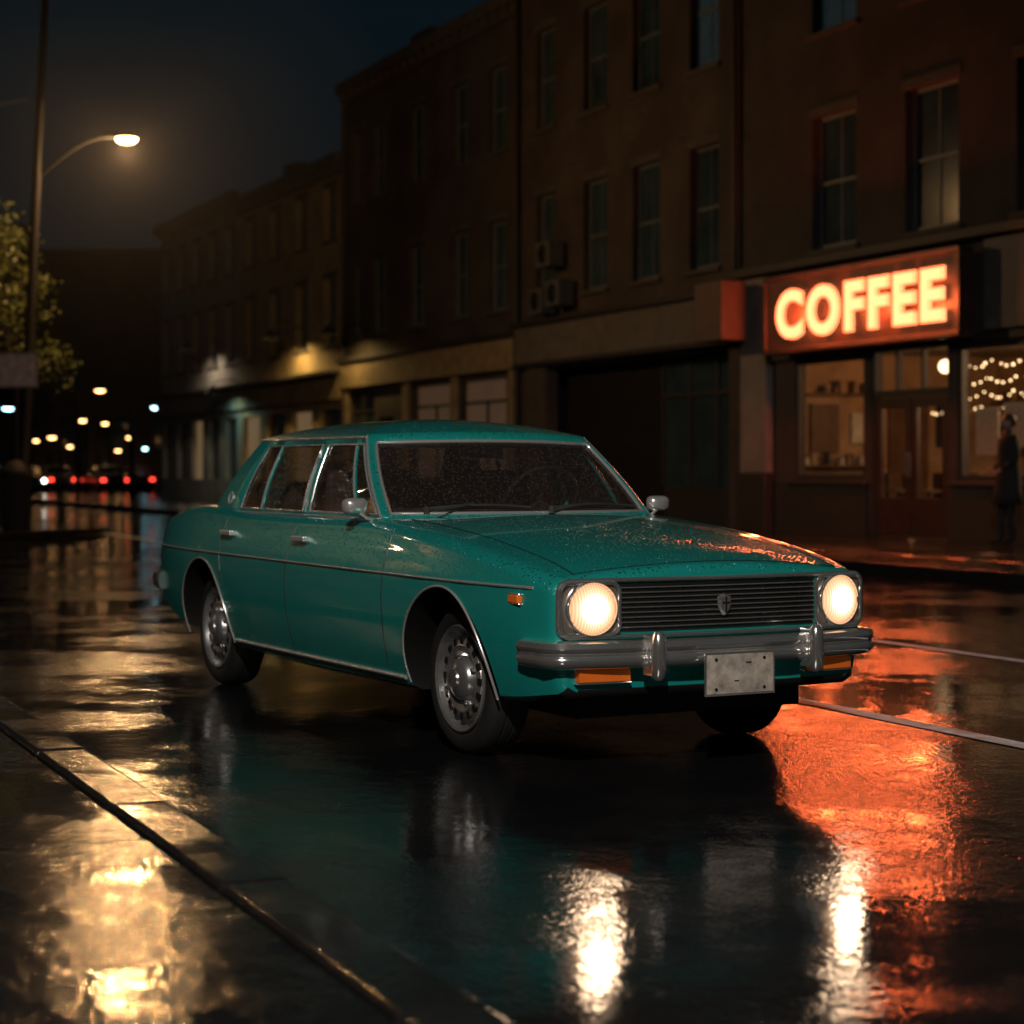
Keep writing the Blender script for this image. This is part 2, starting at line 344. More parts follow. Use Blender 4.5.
WARMW=pmat('interior_plaster',(.30,.18,.10),.8,var=.45,vs=1.1); WOOD=pmat('interior_wood',(.10,.05,.025),.5,var=.3)
it=MB(stf); z0,z1=.14,3.05
it.face([(12,T+5,z0),(27.7,T+5,z0),(27.7,T+5,z1),(12,T+5,z1)],0)
it.face([(27.7,T+.21,z0),(27.7,T+5,z0),(27.7,T+5,z1),(27.7,T+.21,z1)],0); it.face([(12,T+.21,z0),(12,T+5,z0),(12,T+5,z1),(12,T+.21,z1)],0)
it.face([(12,T+.21,z1),(27.7,T+.21,z1),(27.7,T+5,z1),(12,T+5,z1)],2); it.face([(12,T+.21,z0),(27.7,T+.21,z0),(27.7,T+5,z0),(12,T+5,z0)],1)
it.box(16,21.4,T+2.8,T+3.4,.14,1.15,1); it.box(15.9,21.5,T+2.7,T+3.5,1.15,1.2,1)
for zz in (1.45,1.85,2.25): it.box(15,27.5,T+4.7,T+4.98,zz,zz+.03,1)
for k in range(200):
    zz=random.choice((1.48,1.88,2.28)); ss=random.uniform(15.1,27.3); hh=random.uniform(.08,.28); ww=random.uniform(.04,.1)
    it.box(ss,ss+ww,T+4.75,T+4.75+ww,zz,zz+hh,random.choice((3,4,1)))
for (t0,t1,c,d,mm) in [(.5,.95,1.5,2.1,4),(1.15,1.7,1.4,2.2,1),(1.95,2.4,1.55,2.05,4),(2.7,3.5,.14,2.3,1),(3.7,4.3,1.5,2.2,5)]: it.box(27.62,27.69,T+t0,T+t1,c,d,mm)
for zz in (1.15,2.35): it.box(27.4,27.69,T+.3,T+2.5,zz,zz+.03,1)
for k in range(26):
    zz=random.choice((1.18,2.38)); ss=random.uniform(.35,2.4); hh=random.uniform(.08,.22); it.box(27.48,27.58,T+ss,T+ss+.07,zz,zz+hh,random.choice((3,4,5)))
for k in range(3):
    ss=24.7+k*.8; it.lathe([(.30,.76),(.30,.80),(0,.80)],(ss,T+1.4,0.0),(0,0,1),1,20); it.tube([(ss,T+1.4,.14),(ss,T+1.4,.78)],.03,5)
    for q in (-.35,.35): it.box(ss+q-.16,ss+q+.16,T+1.9,T+1.94,.55,1.05,1); it.box(ss+q-.16,ss+q+.16,T+1.6,T+1.95,.5,.54,1)
it.obj('interior',[WARMW,WOOD,pmat('interior_ceiling',(.2,.15,.11),.8),pmat('jars',(.3,.2,.12),.3),pmat('paper',(.45,.40,.33),.7),DARK],A)
BULB=emat('warm_bulb',(1,.66,.34),7); BULB2=emat('soft_globe',(1,.70,.38),5)
bl=MB(stf); bl.ball((23.62,T+.9,2.62),.10,1)
for (ss,tt) in [(20.9,1.2),(19.7,1.8),(18.8,1.2),(17,1.5),(15.5,1.5)]: bl.ball((ss,T+tt,2.45),.07,1,12)
for row in range(4):
    dt=.35+row*.8
    for k in range(20):
        ss=19.0+k*.145+1.72*dt+random.uniform(-.05,.05); bl.ball((ss,T+dt,2.62-.17*row-.10*abs(math.sin(k*.62+row))),.015*random.uniform(.7,1.2),0,8)
bl.obj('pendant_lights',[BULB,BULB2],A)
cd=MB(stf)
for (ss,tt) in [(23.62,.9),(20.9,1.2),(19.7,1.8),(18.8,1.2),(17,1.5)]: cd.tube([(ss,T+tt,2.5),(ss,T+tt,3.05)],.008)
for k,(a,b,c,d) in enumerate([(21.35,21.85,1.30,1.95),(20.75,21.25,1.4,2.0),(20.45,20.7,1.2,1.6)]): cd.box(a,b,T+.10,T+.11,c,d,1)
cd.obj('posters',[DARK,pmat('poster_paper',(.55,.5,.42),.7,var=.5,vs=25)],A)
def light(kind,name,loc,energy,col,parent=None,size=.1,**k):
    d=bpy.data.lights.new(name,kind); d.energy=energy; d.color=col
    if kind=='AREA': d.size=size
    else: d.shadow_soft_size=size
    for a,b in k.items(): setattr(d,a,b)
    o=bpy.data.objects.new(name,d); o.location=loc; sc.collection.objects.link(o)
    if parent: o.parent=parent
    return o
light('POINT','shop_light',stf((20.2,T+1.7,2.55)),240,(1,.62,.32),A,.07)
light('POINT','shop_light_2',stf((24.6,T+1.9,2.6)),75,(1,.50,.2),A,.1)
# --- COFFEE sign
S=empty('coffee_sign',rz=RZ)
sb=MB(stf); s0,s1,zz0,zz1=21.50,26.46,2.94,4.08
sb.box(s0,s1,T-.42,T-.225,zz0,zz1,0)
for (a,b,c,d) in [(s0-.03,s1+.03,zz0-.04,zz0+.03),(s0-.03,s1+.03,zz1-.03,zz1+.04),(s0-.04,s0+.04,zz0+.031,zz1-.031),(s1-.04,s1+.04,zz0+.031,zz1-.031)]:
    sb.box(a,b,T-.47,T-.222,c,d,1)
sb.obj('sign_box',[pmat('sign_panel',(.045,.020,.015),.55,var=.25,vs=5),pmat('sign_frame',(.045,.024,.02),.45,.3)],S,bevel=.01)
def textmesh(fill,bev,off,ext):
    c=bpy.data.curves.new('txt','FONT'); c.body='COFFEE'; c.size=1; c.offset=off; c.extrude=ext; c.bevel_depth=bev; c.bevel_resolution=1; c.space_character=1.22
    c.fill_mode=fill; c.resolution_u=5
    o=bpy.data.objects.new('txt',c); sc.collection.objects.link(o); bpy.context.view_layer.update()
    me=bpy.data.meshes.new_from_object(o.evaluated_get(bpy.context.evaluated_depsgraph_get())); bpy.data.objects.remove(o)
    return me
NE1=emat('neon_tube',(1,.115,.030),4.2); NE2=emat('neon_face',(1,.27,.105),3.7)
def placetext(me,name,mat,tt,scz):
    xs=[v.co.x for v in me.vertices]; ys=[v.co.y for v in me.vertices]
    x0,x1,y0,y1=min(xs),max(xs),min(ys),max(ys); W=4.30; Hh=.77
    for v in me.vertices:
        u=(v.co.x-x0)/(x1-x0); q=(v.co.y-y0)/(y1-y0)
        v.co=Vector((26.08-u*W,-(tt-v.co.z*scz),3.11+q*Hh))
    me.materials.clear(); me.materials.append(mat)
    o=bpy.data.objects.new(name,me); sc.collection.objects.link(o); o.parent=S
placetext(textmesh('BOTH',0,.046,.02),'letters',NE2,T-.47,1)
placetext(textmesh('NONE',.012,.046,0),'neon_outline',NE1,T-.485,1)
for k in range(4): light('POINT','neon_light',stf((25.5-k*1.12,T-.66,3.45)),72,(1,.14,.035),S,.12)
# --- B
gB=[(28.35,35.5,.13,3.12)]
B=building('brick_building',28.0,36.9,12.9,BR1,[(4.55,6.65),(8.0,10.0)],gB,[(28.7,29.7),(30.8,31.85),(32.9,33.9),(35.2,36.1)],litset=(4,))
tr=MB(stf)
tr.box(28.02,36.88,T-.16,T-.002,3.28,4.02,0); tr.box(28.01,36.89,T-.26,T-.001,4.023,4.12,1); tr.box(28.01,36.89,T-.20,T-.001,3.19,3.277,1)
tr.box(27.3,28.2,T-.75,T-.305,3.20,4.15,2)
tr.box(35.52,36.4,T-.1,T-.002,.12,3.18,3)
for k in range(34): z=.16+k*.088; tr.box(31.4,35.5,T+.42,T+.46,z,z+.075,4)
tr.box(28.35,31.4,T+.40,T+.50,.13,.8,1); 
for x in (28.35,29.35,30.35,31.34): tr.box(x,x+.07,T+.36,T+.46,.8,3.1,1)
tr.box(28.42,31.34,T+.37,T+.45,2.4,2.48,1)
tr.tube([(36.85,T-.12,.2),(36.85,T-.12,12.3)],.06,1); tr.tube([(28.0,T-.1,4.4),(28.0,T-.1,12.8)],.06,1)
tr.obj('shopfront',[pmat('fascia_b',(.095,.084,.075),.7,var=.25),TRIMD,pmat('awning_box',(.10,.055,.045),.6,var=.2),TRIM,SHUT],B,bevel=.01)
gl=MB(stf); gl.face([(28.35,T+.42,.8),(31.4,T+.42,.8),(31.4,T+.42,3.12),(28.35,T+.42,3.12)]); gl.obj('shop_glass',[WGL],B)
ac=MB(stf)
for (x,z) in [(34.15,4.3),(34.95,4.2),(34.6,5.1)]:
    ac.box(x,x+.62,T-.42,T-.09,z,z+.5,0); ac.lathe([(.0,0),(.19,0),(.19,.012),(.17,.02),(0,.02)],(x+.31,T-.425,z+.25),(0,-1,0),1,20)
ac.obj('air_conditioning_units',[pmat('ac_white',(.07,.07,.068),.5),BLK],B,bevel=.01)
# --- C
gC=[(37.6,40.2,.95,3.05),(40.6,43.2,.95,3.05),(44.4,45.5,.13,2.4),(45.8,47.6,.95,3.05)]
C=building('brick_building',36.9,48.0,11.0,BR2,[(4.5,6.4),(7.9,9.7)],gC,[(37.6,38.6),(39.7,40.7),(42.4,43.4),(45.0,46.0),(46.6,47.5)],litset=())
tr=MB(stf); tr.box(36.93,47.97,T-.18,T-.002,3.2,3.85,0); tr.box(36.92,47.98,T-.28,T-.001,3.853,3.97,1)
for x in (37.0,40.25,43.3,47.62): tr.box(x,x+.3,T-.1,T-.002,.12,3.19,0)
for (a,b,c,d) in gC:
    tr.box(a,a+.06,T+.1,T+.18,c,d,1);tr.box(b-.06,b,T+.1,T+.18,c,d,1);tr.box(a+.06,b-.06,T+.1,T+.18,d-.5,d-.44,1)
    tr.box((a+b)/2-.03,(a+b)/2+.03,T+.1,T+.18,c,d-.5,1)
tr.tube([(47.9,T-.1,.2),(47.9,T-.1,10.5)],.06,1)
tr.box(41.5,42.6,T+2,T+3,11,12.3,2);tr.box(44.6,45.9,T+1,T+2,11,12.0,2)
tr.obj('shopfront',[pmat('fascia_c',(.22,.17,.10),.7,var=.25),TRIMD,BR2],C,bevel=.01)
gl=MB(stf)
for i,(a,b,c,d) in enumerate(gC): gl.face([(a,T+.15,c),(b,T+.15,c),(b,T+.15,d),(a,T+.15,d)],(1,1,0,0)[i])
gl.obj('shop_glass',[WGL,pmat('shop_pane_lit',(.05,.05,.05),.2,emit=(1,.55,.3),es=.045,var=.8,vs=2)],C)
# --- D,E
def simple(name,s0,s1,H,wm,nw,rows,fm,lit=()):
    step=(s1-s0)/nw; ws=[(s0+step*(i+.5)-.5,s0+step*(i+.5)+.5) for i in range(nw)]
    gs=[(s0+step*i+.35,s0+step*(i+1)-.35,.8,2.7) for i in range(nw)]
    e=building(name,s0,s1,H,wm,rows,gs,ws)
    tr=MB(stf); tr.box(s0+.02,s1-.02,T-.16,T-.002,2.95,3.6,0); tr.box(s0+.01,s1-.01,T-.5,T-.001,3.603,3.68,1)
    tr.box(s0+1,s0+2,T+2,T+3,H,H+1.2,1)
    tr.obj('fascia',[fm,TRIMD],e)
    gl=MB(stf)
    for i,(a,b,c,d) in enumerate(gs): gl.face([(a,T+.15,c),(b,T+.15,c),(b,T+.15,d),(a,T+.15,d)],1 if i in lit else 0)
    gl.obj('shop_glass',[WGL,pmat('shop_pane_lit',(.05,.05,.05),.2,emit=(1,.62,.30),es=.12,var=.6)],e); return e
simple('terraced_building',48.0,57.9,9.3,STUY,4,[(4.4,6.2),(7.2,8.6)],STUY,lit=(1,3))
simple('terraced_building',57.9,68,9.6,STUL,5,[(4.4,6.2),(7.2,8.6)],STUL,lit=(2,))
def block(name,x0,x1,y0,y1,H,m):
    e=empty(name); b=MB(); b.box(x0,x1,y0,y1,-.02,H,0); 
    b.box(x0-.3,x1+.3,y0-.3,y1+.3,H,H+.4,1); b.box(x0+2,x0+3.5,y0+2,y0+4,H+.4,H+2,1)
    b.obj('walls',[m,TRIMD],e)
    g=MB(); z=2.0
    while z<H-2:
        x=x0+1
        while x<x1-1.2:
            lit=random.random()<.06
            g.box(x,x+1.1,y0-.06,y0-.001,z,z+1.7,1 if lit else 0); x+=2.4
        z+=3.2
    g.obj('windows',[WGL,pmat('far_lit',(.05,.05,.05),.3,emit=(1,.55,.25),es=.022)],e)
block('office_building',-29,-17,100,112,12,BR1); block('office_building',-38,-27,150,165,15,STU); block('office_building',-55,-38.3,170,185,12,BR2)
block('office_building',-90,-56,180,200,14,BR1); block('office_building',-14,12,175,190,16,STU)
# building on the near side behind the pavement (seen only in reflections)
e=empty('brick_building',rz=RZ); tt=-6.0; ops=[]
for z0_,z1_ in [(.9,2.9),(4.4,6.3),(7.6,9.4)]:
    s=-10.
    while s<44: ops.append((s,s+1.3,z0_,z1_)); s+=2.8
ltf=lambda p:(p[0],-(2*tt-p[1]),p[2])
wbl=MB(ltf); frl=MB(ltf);gll=MB(ltf);trl=MB(ltf)
wall(wbl,-14,45,0,11,ops,t=tt); shell(wbl,-14,45,11,t=tt,depth=8)
for o in ops: sash(frl,gll,trl,o,t=tt)
BR3=brickmat('red_brick',(.30,.20,.16),(.23,.15,.12),(.25,.23,.2))
wbl.obj('walls',[BR3,ROOF],e); frl.obj('window_frames',[SASH],e); gll.obj('window_glass',[WGL],e); trl.obj('trim',[TRIM],e)
# ------------------------------------------------------------------ street lamps
LGLOW=emat('lamp_lens_warm',(1,.60,.27),20); LGLOWC=emat('lamp_lens_cool',(.45,.9,1),11); LGLOWO=emat('lamp_lens_orange',(1,.50,.18),11)
POLE=pmat('pole_paint',(.008,.008,.009),.7,.1,var=.2,spec=.3)
def lamp(name,base,H,arm,az,lens=LGLOW,lean=(0,0),topH=None,energy=0,col=(1,.6,.28),spot=False,aim=None,z0=0,k=1,blend=.6):
    e=empty(name,loc=(base[0],base[1],z0),rz=az)
    b=MB(); th=topH or H
    def px(z): return (lean[0]*z,lean[1]*z)
    pts=[(px(z)[0],px(z)[1],z) for z in [0,.3,.9,1.0,2,4,6,th] if z<=th]
    b.tube(pts,[.16,.16,.14,.10,.095,.085,.075,.055][:len(pts)],0,12)
    p0=px(H-.7); arc=[]
    for q in range(9):
        u=q/8; arc.append((p0[0]+arm*.82*u,p0[1],H-.7+ .72*math.sin(u*math.pi/2)))
    b.tube(arc,.028,0,8)
    hx=p0[0]+arm
    b.lathe([(0,.10),(.10,.095),(.17,.05),(.19,0),(.17,-.01)],(hx,p0[1],H),(0,0,1),0,20)
    b.box(hx-.38,hx-.1,p0[1]-.06,p0[1]+.06,H-.0,H+.08,0)
    b.obj('pole',[POLE],e,smooth=40)
    g=MB(); g.lathe([(.165*k,-.008),(.16*k,-.045),(.10*k,-.09),(0,-.105)],(hx,p0[1],H),(0,0,1),0,20); g.obj('lens',[lens],e,smooth=60)
    if energy:
        if spot:
            l=light('SPOT','bulb',(hx,p0[1],H-.20),energy,col,e,.14,spot_size=R(spot),spot_blend=blend)
            wp=Matrix.Rotation(az,4,'Z')@Vector((hx,p0[1],H-.20))+Vector((base[0],base[1],z0))
            d=Vector(aim)-wp; q=d.to_track_quat('-Z','Y'); l.rotation_euler=(Matrix.Rotation(-az,4,'Z')@q.to_matrix().to_4x4()).to_euler()
        else: light('POINT','bulb',(hx,p0[1],H-.22),energy,col,e,.08)
    return e
lamp('added_car_light',(-8.32,33),6.60,1.52,0,lean=(.047,0),topH=9.9,energy=680,col=(1,.55,.22),z0=.12,k=1.1)
bp=SW(-5.0,-4.6); lamp('added_car_light',(bp.x,bp.y),8.6,1.5,R(24),energy=6600,col=(1,.90,.80),spot=56,aim=(.1,8.8,.8),z0=.12,blend=.85)  # added lamp behind the camera, out of view, aimed to light the car
for (px_,py_,Z,l,k) in [(157,407,78,LGLOWC,1.4),(100,390,88,LGLOWO,1.3),(82,420,93,LGLOWO,1.2),(130,437,96,LGLOWO,1.1),(52,437,92,LGLOWO,1.1),(8,408,85,LGLOWC,1.4),(105,423,97,LGLOWO,.9),(36,440,97,LGLOWO,.8),(70,446,97,LGLOWO,.8),(118,450,98,LGLOWO,.8),(145,448,96,LGLOWC,.7)]:
    X=(px_-512)/1950*Z; z=1.1+(470-py_)*Z/1950
    lamp('added_car_light',(X-1.0,Z),z,1.0,0,lens=l,energy=0,k=k)  # distant lights; the cyan one at far left stands in for a sign
def walllamp(s_,z_,col,en,lens,side=1,T=T):
    e=empty('wall_lamp',rz=RZ); b=MB(stf); f=lambda d:T-d*side
    b.tube([(s_,f(0),z_+.2),(s_,f(.3),z_+.35),(s_,f(.75),z_+.3),(s_,f(.95),z_+.12)],.02,0)
    b.lathe([(.02,.14),(.05,.12),(.26,-.10),(.25,-.10),(.05,.09)],(s_,f(.95),z_),(0,0,1),0,20); b.ball((s_,f(.95),z_-.0),.05,1,12)
    b.obj('bracket_lamp',[DARK,lens],e,smooth=40)
    light('SPOT','bulb',stf((s_,f(.95),z_-.06)),en,col,e,.05,spot_size=R(172),spot_blend=.5)
walllamp(51.5,4.8,(1,.62,.2),300,LGLOWO); walllamp(46.6,4.6,(1,.62,.2),130,LGLOWO); walllamp(60.6,5.0,(1,.75,.5),130,LGLOWO); walllamp(57.6,3.5,(.6,1,.85),50,LGLOWC)
walllamp(23.0,4.8,(1,.66,.34),260,LGLOWO,side=-1,T=-6.0)  # added out of view to put warm reflections on the car's windows and flank
# added ball of thin scatter, shaped to give the street lamp its halo
hz=MB(); hz.ball((-6.5,33,6.5),4.6,0,32); hm_=bpy.data.materials.new('halo_volume'); hm_.use_nodes=True; t=hm_.node_tree; t.nodes.remove(t.nodes['Principled BSDF'])
vs_=t.nodes.new('ShaderNodeVolumeScatter'); vs_.inputs['Density'].default_value=.0022; vs_.inputs['Color'].default_value=(1,1,1,1); vs_.inputs['Anisotropy'].default_value=.4
t.links.new(vs_.outputs[0],t.nodes['Material Output'].inputs['Volume']); hz.obj('lamp_halo',[hm_])
# ------------------------------------------------------------------ island, bin, sign, tree
isl=MB(); cx,cy=-10.2,33.2
def ring(rx,ry,z): return [(cx+rx*math.cos(2*math.pi*k/48),cy+ry*math.sin(2*math.pi*k/48),z) for k in range(48)]
ids=[[isl.av(p) for p in r] for r in(ring(3.2,4.2,-.02),ring(3.2,4.2,.11),ring(3.17,4.17,.13),ring(3.0,4.0,.13))]
for a in range(3):
    for k in range(48): isl.fi([ids[a][k],ids[a][(k+1)%48],ids[a+1][(k+1)%48],ids[a+1][k]],1)
isl.fi(ids[3],0); isl.obj('traffic_island',[PAVE2,KERB],smooth=30)
e=empty('litter_bin',loc=(-8.05,31.6,.13)); b=MB()
b.lathe([(0,0),(.20,0),(.22,.05),(.24,.85),(.26,.87),(.26,.93),(.22,.98),(.10,1.12),(0,1.14)],(0,0,0),(0,0,1),0,24)
for k in range(16):
    a=2*math.pi*k/16; b.box(math.cos(a)*.24-.012,math.cos(a)*.24+.012,math.sin(a)*.24-.012,math.sin(a)*.24+.012,.08,.84,0)
b.obj('bin',[POLE],e,smooth=40)
e=empty('traffic_sign',loc=(-8.32,32.7,.13)); b=MB(); b.box(-.37,.37,-.02,0,2.35,2.95,0); b.box(-.33,.33,-.023,-.0205,2.39,2.91,1)
b.tube([(0,.04,0),(0,.04,3.0)],.03,2); b.obj('plate',[pmat('sign_back',(.2,.2,.2),.5),pmat('sign_face',(.5,.48,.46),.5,var=.4,vs=8),POLE],e)
e=empty('street_tree',loc=(-9.95,34.6,.13)); b=MB()
b.tube([(0,0,0),(.03,.02,1),(-.02,0,2),(.05,.05,3),(.1,0,4),(.1,.05,4.8)],[.14,.11,.10,.085,.06,.03],0,10)
tips=[]
for k in range(16):
    a=k*2.4; z=2.2+.17*k; L=1.75-.05*k
    p=[(0.05,0.02,z),(math.cos(a)*L*.4,math.sin(a)*L*.4,z+.35),(math.cos(a)*L*.75,math.sin(a)*L*.75,z+.6),(math.cos(a)*L,math.sin(a)*L,z+.75)]
    b.tube(p,[.045,.03,.018,.008],0,6); tips+= [p[1],p[2],p[3],p[3]]
b.obj('trunk',[pmat('bark',(.06,.045,.035),.85)],e,smooth=50)
lf=MB()
for p in tips:
    for c in range(5):
        cc=Vector(p)+Vector((random.gauss(0,.22),random.gauss(0,.22),random.gauss(0,.18)))
        for k in range(26):
            q=cc+Vector((random.gauss(0,.13),random.gauss(0,.13),random.gauss(0,.10)))
            d=Vector((random.uniform(-1,1),random.uniform(-1,1),random.uniform(-.8,.3))).normalized(); sd=d.orthogonal().normalized()
            sd=(Matrix.Rotation(random.random()*6.28,3,d)@sd); L=random.uniform(.06,.11)
            lf.face([q,q+d*L*.5+sd*L*.3,q+d*L,q+d*L*.5-sd*L*.3],0)
lf.obj('foliage',[pmat('leaves',(.09,.11,.022),.5,var=.5,vs=6)],e,recalc=False)
e=empty('overhead_wires'); b=MB()
for (x,y,z,dx,dy,dz) in [(-7.9,33,9.6,-12,-18,.6),(-7.9,33,9.1,-12,-18,.2),(-8.0,33,7.4,-9,-4,-.6)]:
    b.tube([(x+dx*u,y+dy*u,z+dz*u-1.0*u*(1-u)*2) for u in [i/12 for i in range(13)]],.014,0,5)
b.obj('wires',[BLK],e)
# ------------------------------------------------------------------ CAR
def interp(pts,x):
    if x<=pts[0][0]: return pts[0][1]
    if x>=pts[-1][0]: return pts[-1][1]
    for i in range(len(pts)-1):
        if pts[i][0]<=x<=pts[i+1][0]:
            x0,y0=pts[i];x1,y1=pts[i+1]
            def sl(j):
                if j<=0: return (pts[1][1]-pts[0][1])/(pts[1][0]-pts[0][0])
                if j>=len(pts)-1: return (pts[-1][1]-pts[-2][1])/(pts[-1][0]-pts[-2][0])
                return (pts[j+1][1]-pts[j-1][1])/(pts[j+1][0]-pts[j-1][0])
            h=x1-x0;u=(x-x0)/h;m0=sl(i)*h;m1=sl(i+1)*h
            return (2*u**3-3*u*u+1)*y0+(u**3-2*u*u+u)*m0+(-2*u**3+3*u*u)*y1+(u**3-u*u)*m1
def sst(x,a,b): u=max(0,min(1,(x-a)/(b-a))); return u*u*(3-2*u)
AF,AR=.70,-3.80
FW,RW=-.08,-2.86
ZT=[(-3.80,.845),(-3.45,.893),(-3.05,.920),(-2.75,.915),(-2.3,.902),(-1.6,.898),(-.9,.900),(-.65,.888),(-.2,.850),(.2,.803),(.5,.757),(.70,.712)]
ZB=[(-3.80,.38),(-3.3,.28),(-2.5,.215),(-.4,.215),(.4,.25),(.70,.285)]
WM=[(-3.80,.700),(-3.5,.742),(-3.1,.772),(-2.5,.784),(-1.5,.787),(-.5,.783),(0,.774),(.3,.755),(.5,.730),(.62,.705),(.70,.682)]
zt=lambda a:interp(ZT,a); zb=lambda a:interp(ZB,a); wm=lambda a:interp(WM,a)
def side_w(a,z):
    f=1-.085*((.58-z)/.34)**2 if z<.58 else 1-.115*((z-.58)/.33)**2
    f+= .007*math.exp(-((z-.685)/.02)**2)
    return wm(a)*f
def crown(a): return .004+.036*sst(a,-.85,-.40) + .022*sst(-a,2.9,3.2)
def PD(p):
    a,y,z=p
    a2=a-.055*(y/.74)**2*sst(a,-.2,.65)+.045*(y/.79)**2*sst(-a,3.2,3.8)
    return (a2,y,z)
SRY,SRZ=.085,.058
def section(a,ins=0):
    Bz=zb(a)+ins;Tz=zt(a)-ins; pts=[(0,Bz),(.3,Bz),(.55,Bz),(side_w(a,Bz)-ins-.03,Bz)]
    n=16; zc=Tz-SRZ
    for k in range(n+1):
        z=Bz+.02+(zc-Bz-.02)*k/n; pts.append((side_w(a,z)-ins,z))
    ws=side_w(a,zc)-ins
    for k in range(1,8):
        th=k/7*math.pi/2; pts.append((ws-SRY*(1-math.cos(th)),zc+SRZ*math.sin(th)))
    yd=ws-SRY; cr_=crown(a)
    for k in range(1,11):
        y=yd*(1-k/10); pts.append((y,Tz+cr_*(1-(y/yd)**2)))
    return pts
def deckz(a,y):
    ws=side_w(a,zt(a)-SRZ)-SRY; return zt(a)+crown(a)*(1-min(1,abs(y)/ws)**2)
def make_car(name,loc,rz,paint,full=True,tail=False,head=True):
    e=empty(name,loc=loc,rz=rz)
    b=MB(PD); st=[]
    rr=.055
    N=76 if full else 26
    for k in (0,20,40,65): th=R(k); st.append((AR+rr-rr*math.cos(th),rr*(1-math.sin(th))))
    for k in range(N+1): st.append((AR+rr+(AF-AR-2*rr)*k/N,0))
    rr=.032
    for k in (0,25,50,75,90): th=R(k); st.append((AF-rr+rr*math.sin(th),rr*(1-math.cos(th))))
    rings=[];cents=[]
    for (a,ins) in st:
        h=section(a,ins); full_=h+[(-y,z) for (y,z) in h[-2:0:-1]]
        rings.append([b.av((a,y,z)) for y,z in full_]); cents.append((a,full_))
    n=len(rings[0])
    for i in range(len(rings)-1):
        a=(st[i][0]+st[i+1][0])/2
        for k in range(n):
            k2=(k+1)%n; m=0
            y0=cents[i][1][k]; y1=cents[i][1][k2]
            if -2.93<a<-.80 and abs(y0[0]+y1[0])/2<.64 and y0[1]>.6: m=1
            if y0[1]<.32 and y1[1]<.32 and abs(y0[0]+y1[0])/2<.66 : m=2
            b.fi([rings[i][k],rings[i][k2],rings[i+1][k2],rings[i+1][k]],m)
    for end in (0,-1):
        a,f=cents[end]; zc=sum(z for y,z in f)/len(f); prev=rings[end]
        for sc_ in (.85,.65,.45,.25):
            cur=[b.av((a,y*sc_,zc+(z-zc)*sc_)) for y,z in f]
            for k in range(n): b.fi([prev[k],prev[(k+1)%n],cur[(k+1)%n],cur[k]],0)
            prev=cur
        c=b.av((a,0,zc))
        for k in range(n): b.fi([prev[k],prev[(k+1)%n],c],0)
    body=b.obj('body',[paint,INT,BLK],e)
    if full:
        cutters=[]
        for ax in (FW,RW):
            for sy in (-1,1):
                c=MB(); cz=.285; r=.362
                c.lathe([(0,0),(r,0),(r,.40),(0,.40)],(ax,sy*.50,cz),(0,sy,0),0,56)
                cut=c.obj('cut',[BLK]); cutters.append(cut)
        for cut in cutters:
            md=body.modifiers.new('bo','BOOLEAN'); md.operation='DIFFERENCE'; md.object=cut; md.solver='EXACT'
            cut.parent=e
        bpy.context.view_layer.update()
        me=bpy.data.meshes.new_from_object(body.evaluated_get(bpy.context.evaluated_depsgraph_get()))
        body.modifiers.clear(); body.data=me
        if len(me.materials)==0:
            for m_ in (paint,INT,BLK): me.materials.append(m_)
        for p in me.polygons:
            c=p.center
            for ax in (FW,RW):
                if math.hypot(c.x-ax,c.z-.285)<.3625 and .48<abs(c.y)<.80:
                    p.material_index=2
        for cut in cutters: bpy.data.objects.remove(cut)
    me=body.data
    for p in me.polygons: p.use_smooth=True
    me.set_sharp_from_angle(angle=R(32))
    # greenhouse
    L=lambda a,b_,t_:a+(b_-a)*t_
    zg=lambda t_: .885+(1.252-.885)*t_
    wg=lambda t_,a: (.682+(.552-.682)*t_+.018*math.sin(math.pi*t_))*(1-.026*((a+1.9))**2)
    cols=[(-.84,-1.26),(-.878,-1.298),(-1.08,-1.35),(-1.10,-1.368),(-1.35,-1.50),(-1.615,-1.635),(-1.70,-1.71),(-1.97,-1.96),(-2.235,-2.205),(-2.255,-2.225),(-2.55,-2.38),(-2.72,-2.43),(-2.88,-2.49),(-2.96,-2.54)]
    sg=[0,1,0,1,1,0,1,1,0,1,0,0,0]
    def colp(c,sgn):
        def f(t_):
            a=L(c[0],c[1],t_); return (a,sgn*wg(t_,a),zg(t_))
        return f
    def rearp(u):
        def f(t_):
            a=L(-3.04,-2.60,t_)+L(.08,.06,t_)*u*u; ac=L(-2.96,-2.54,t_); return (a,u*wg(t_,ac),zg(t_)+.010*(1-u*u)*t_)
        return f
    def frontp(u):
        def f(t_):
            a=L(-.70,-1.16,t_)-L(.14,.10,t_)*u*u; ac=L(-.84,-1.26,t_); return (a,u*wg(t_,ac),zg(t_)+.014*(1-u*u)*t_)
        return f
    C_=[];G=[]
    for i,c in enumerate(cols): C_.append(colp(c,-1)); G.append(sg[i] if i<len(sg) else 0)
    ru=[-.88,-.6,-.3,0,.3,.6,.88]
    for i,u in enumerate(ru): C_.append(rearp(u)); G.append(2 if i<6 else 0)
    for i in range(len(cols)-1,-1,-1): C_.append(colp(cols[i],1)); G.append(sg[i-1] if i>0 else 0)
    fu=[.95,.8,.6,.4,.2,0,-.2,-.4,-.6,-.8,-.95]
    for i,u in enumerate(fu): C_.append(frontp(u)); G.append(3 if i<10 else 0)
    rows=[0,.07,.25,.42,.58,.74,.90,1.0]
    gh=MB(); gw=MB()
    V=[[gh.av(f(t_)) for t_ in rows] for f in C_]
    n=len(C_)
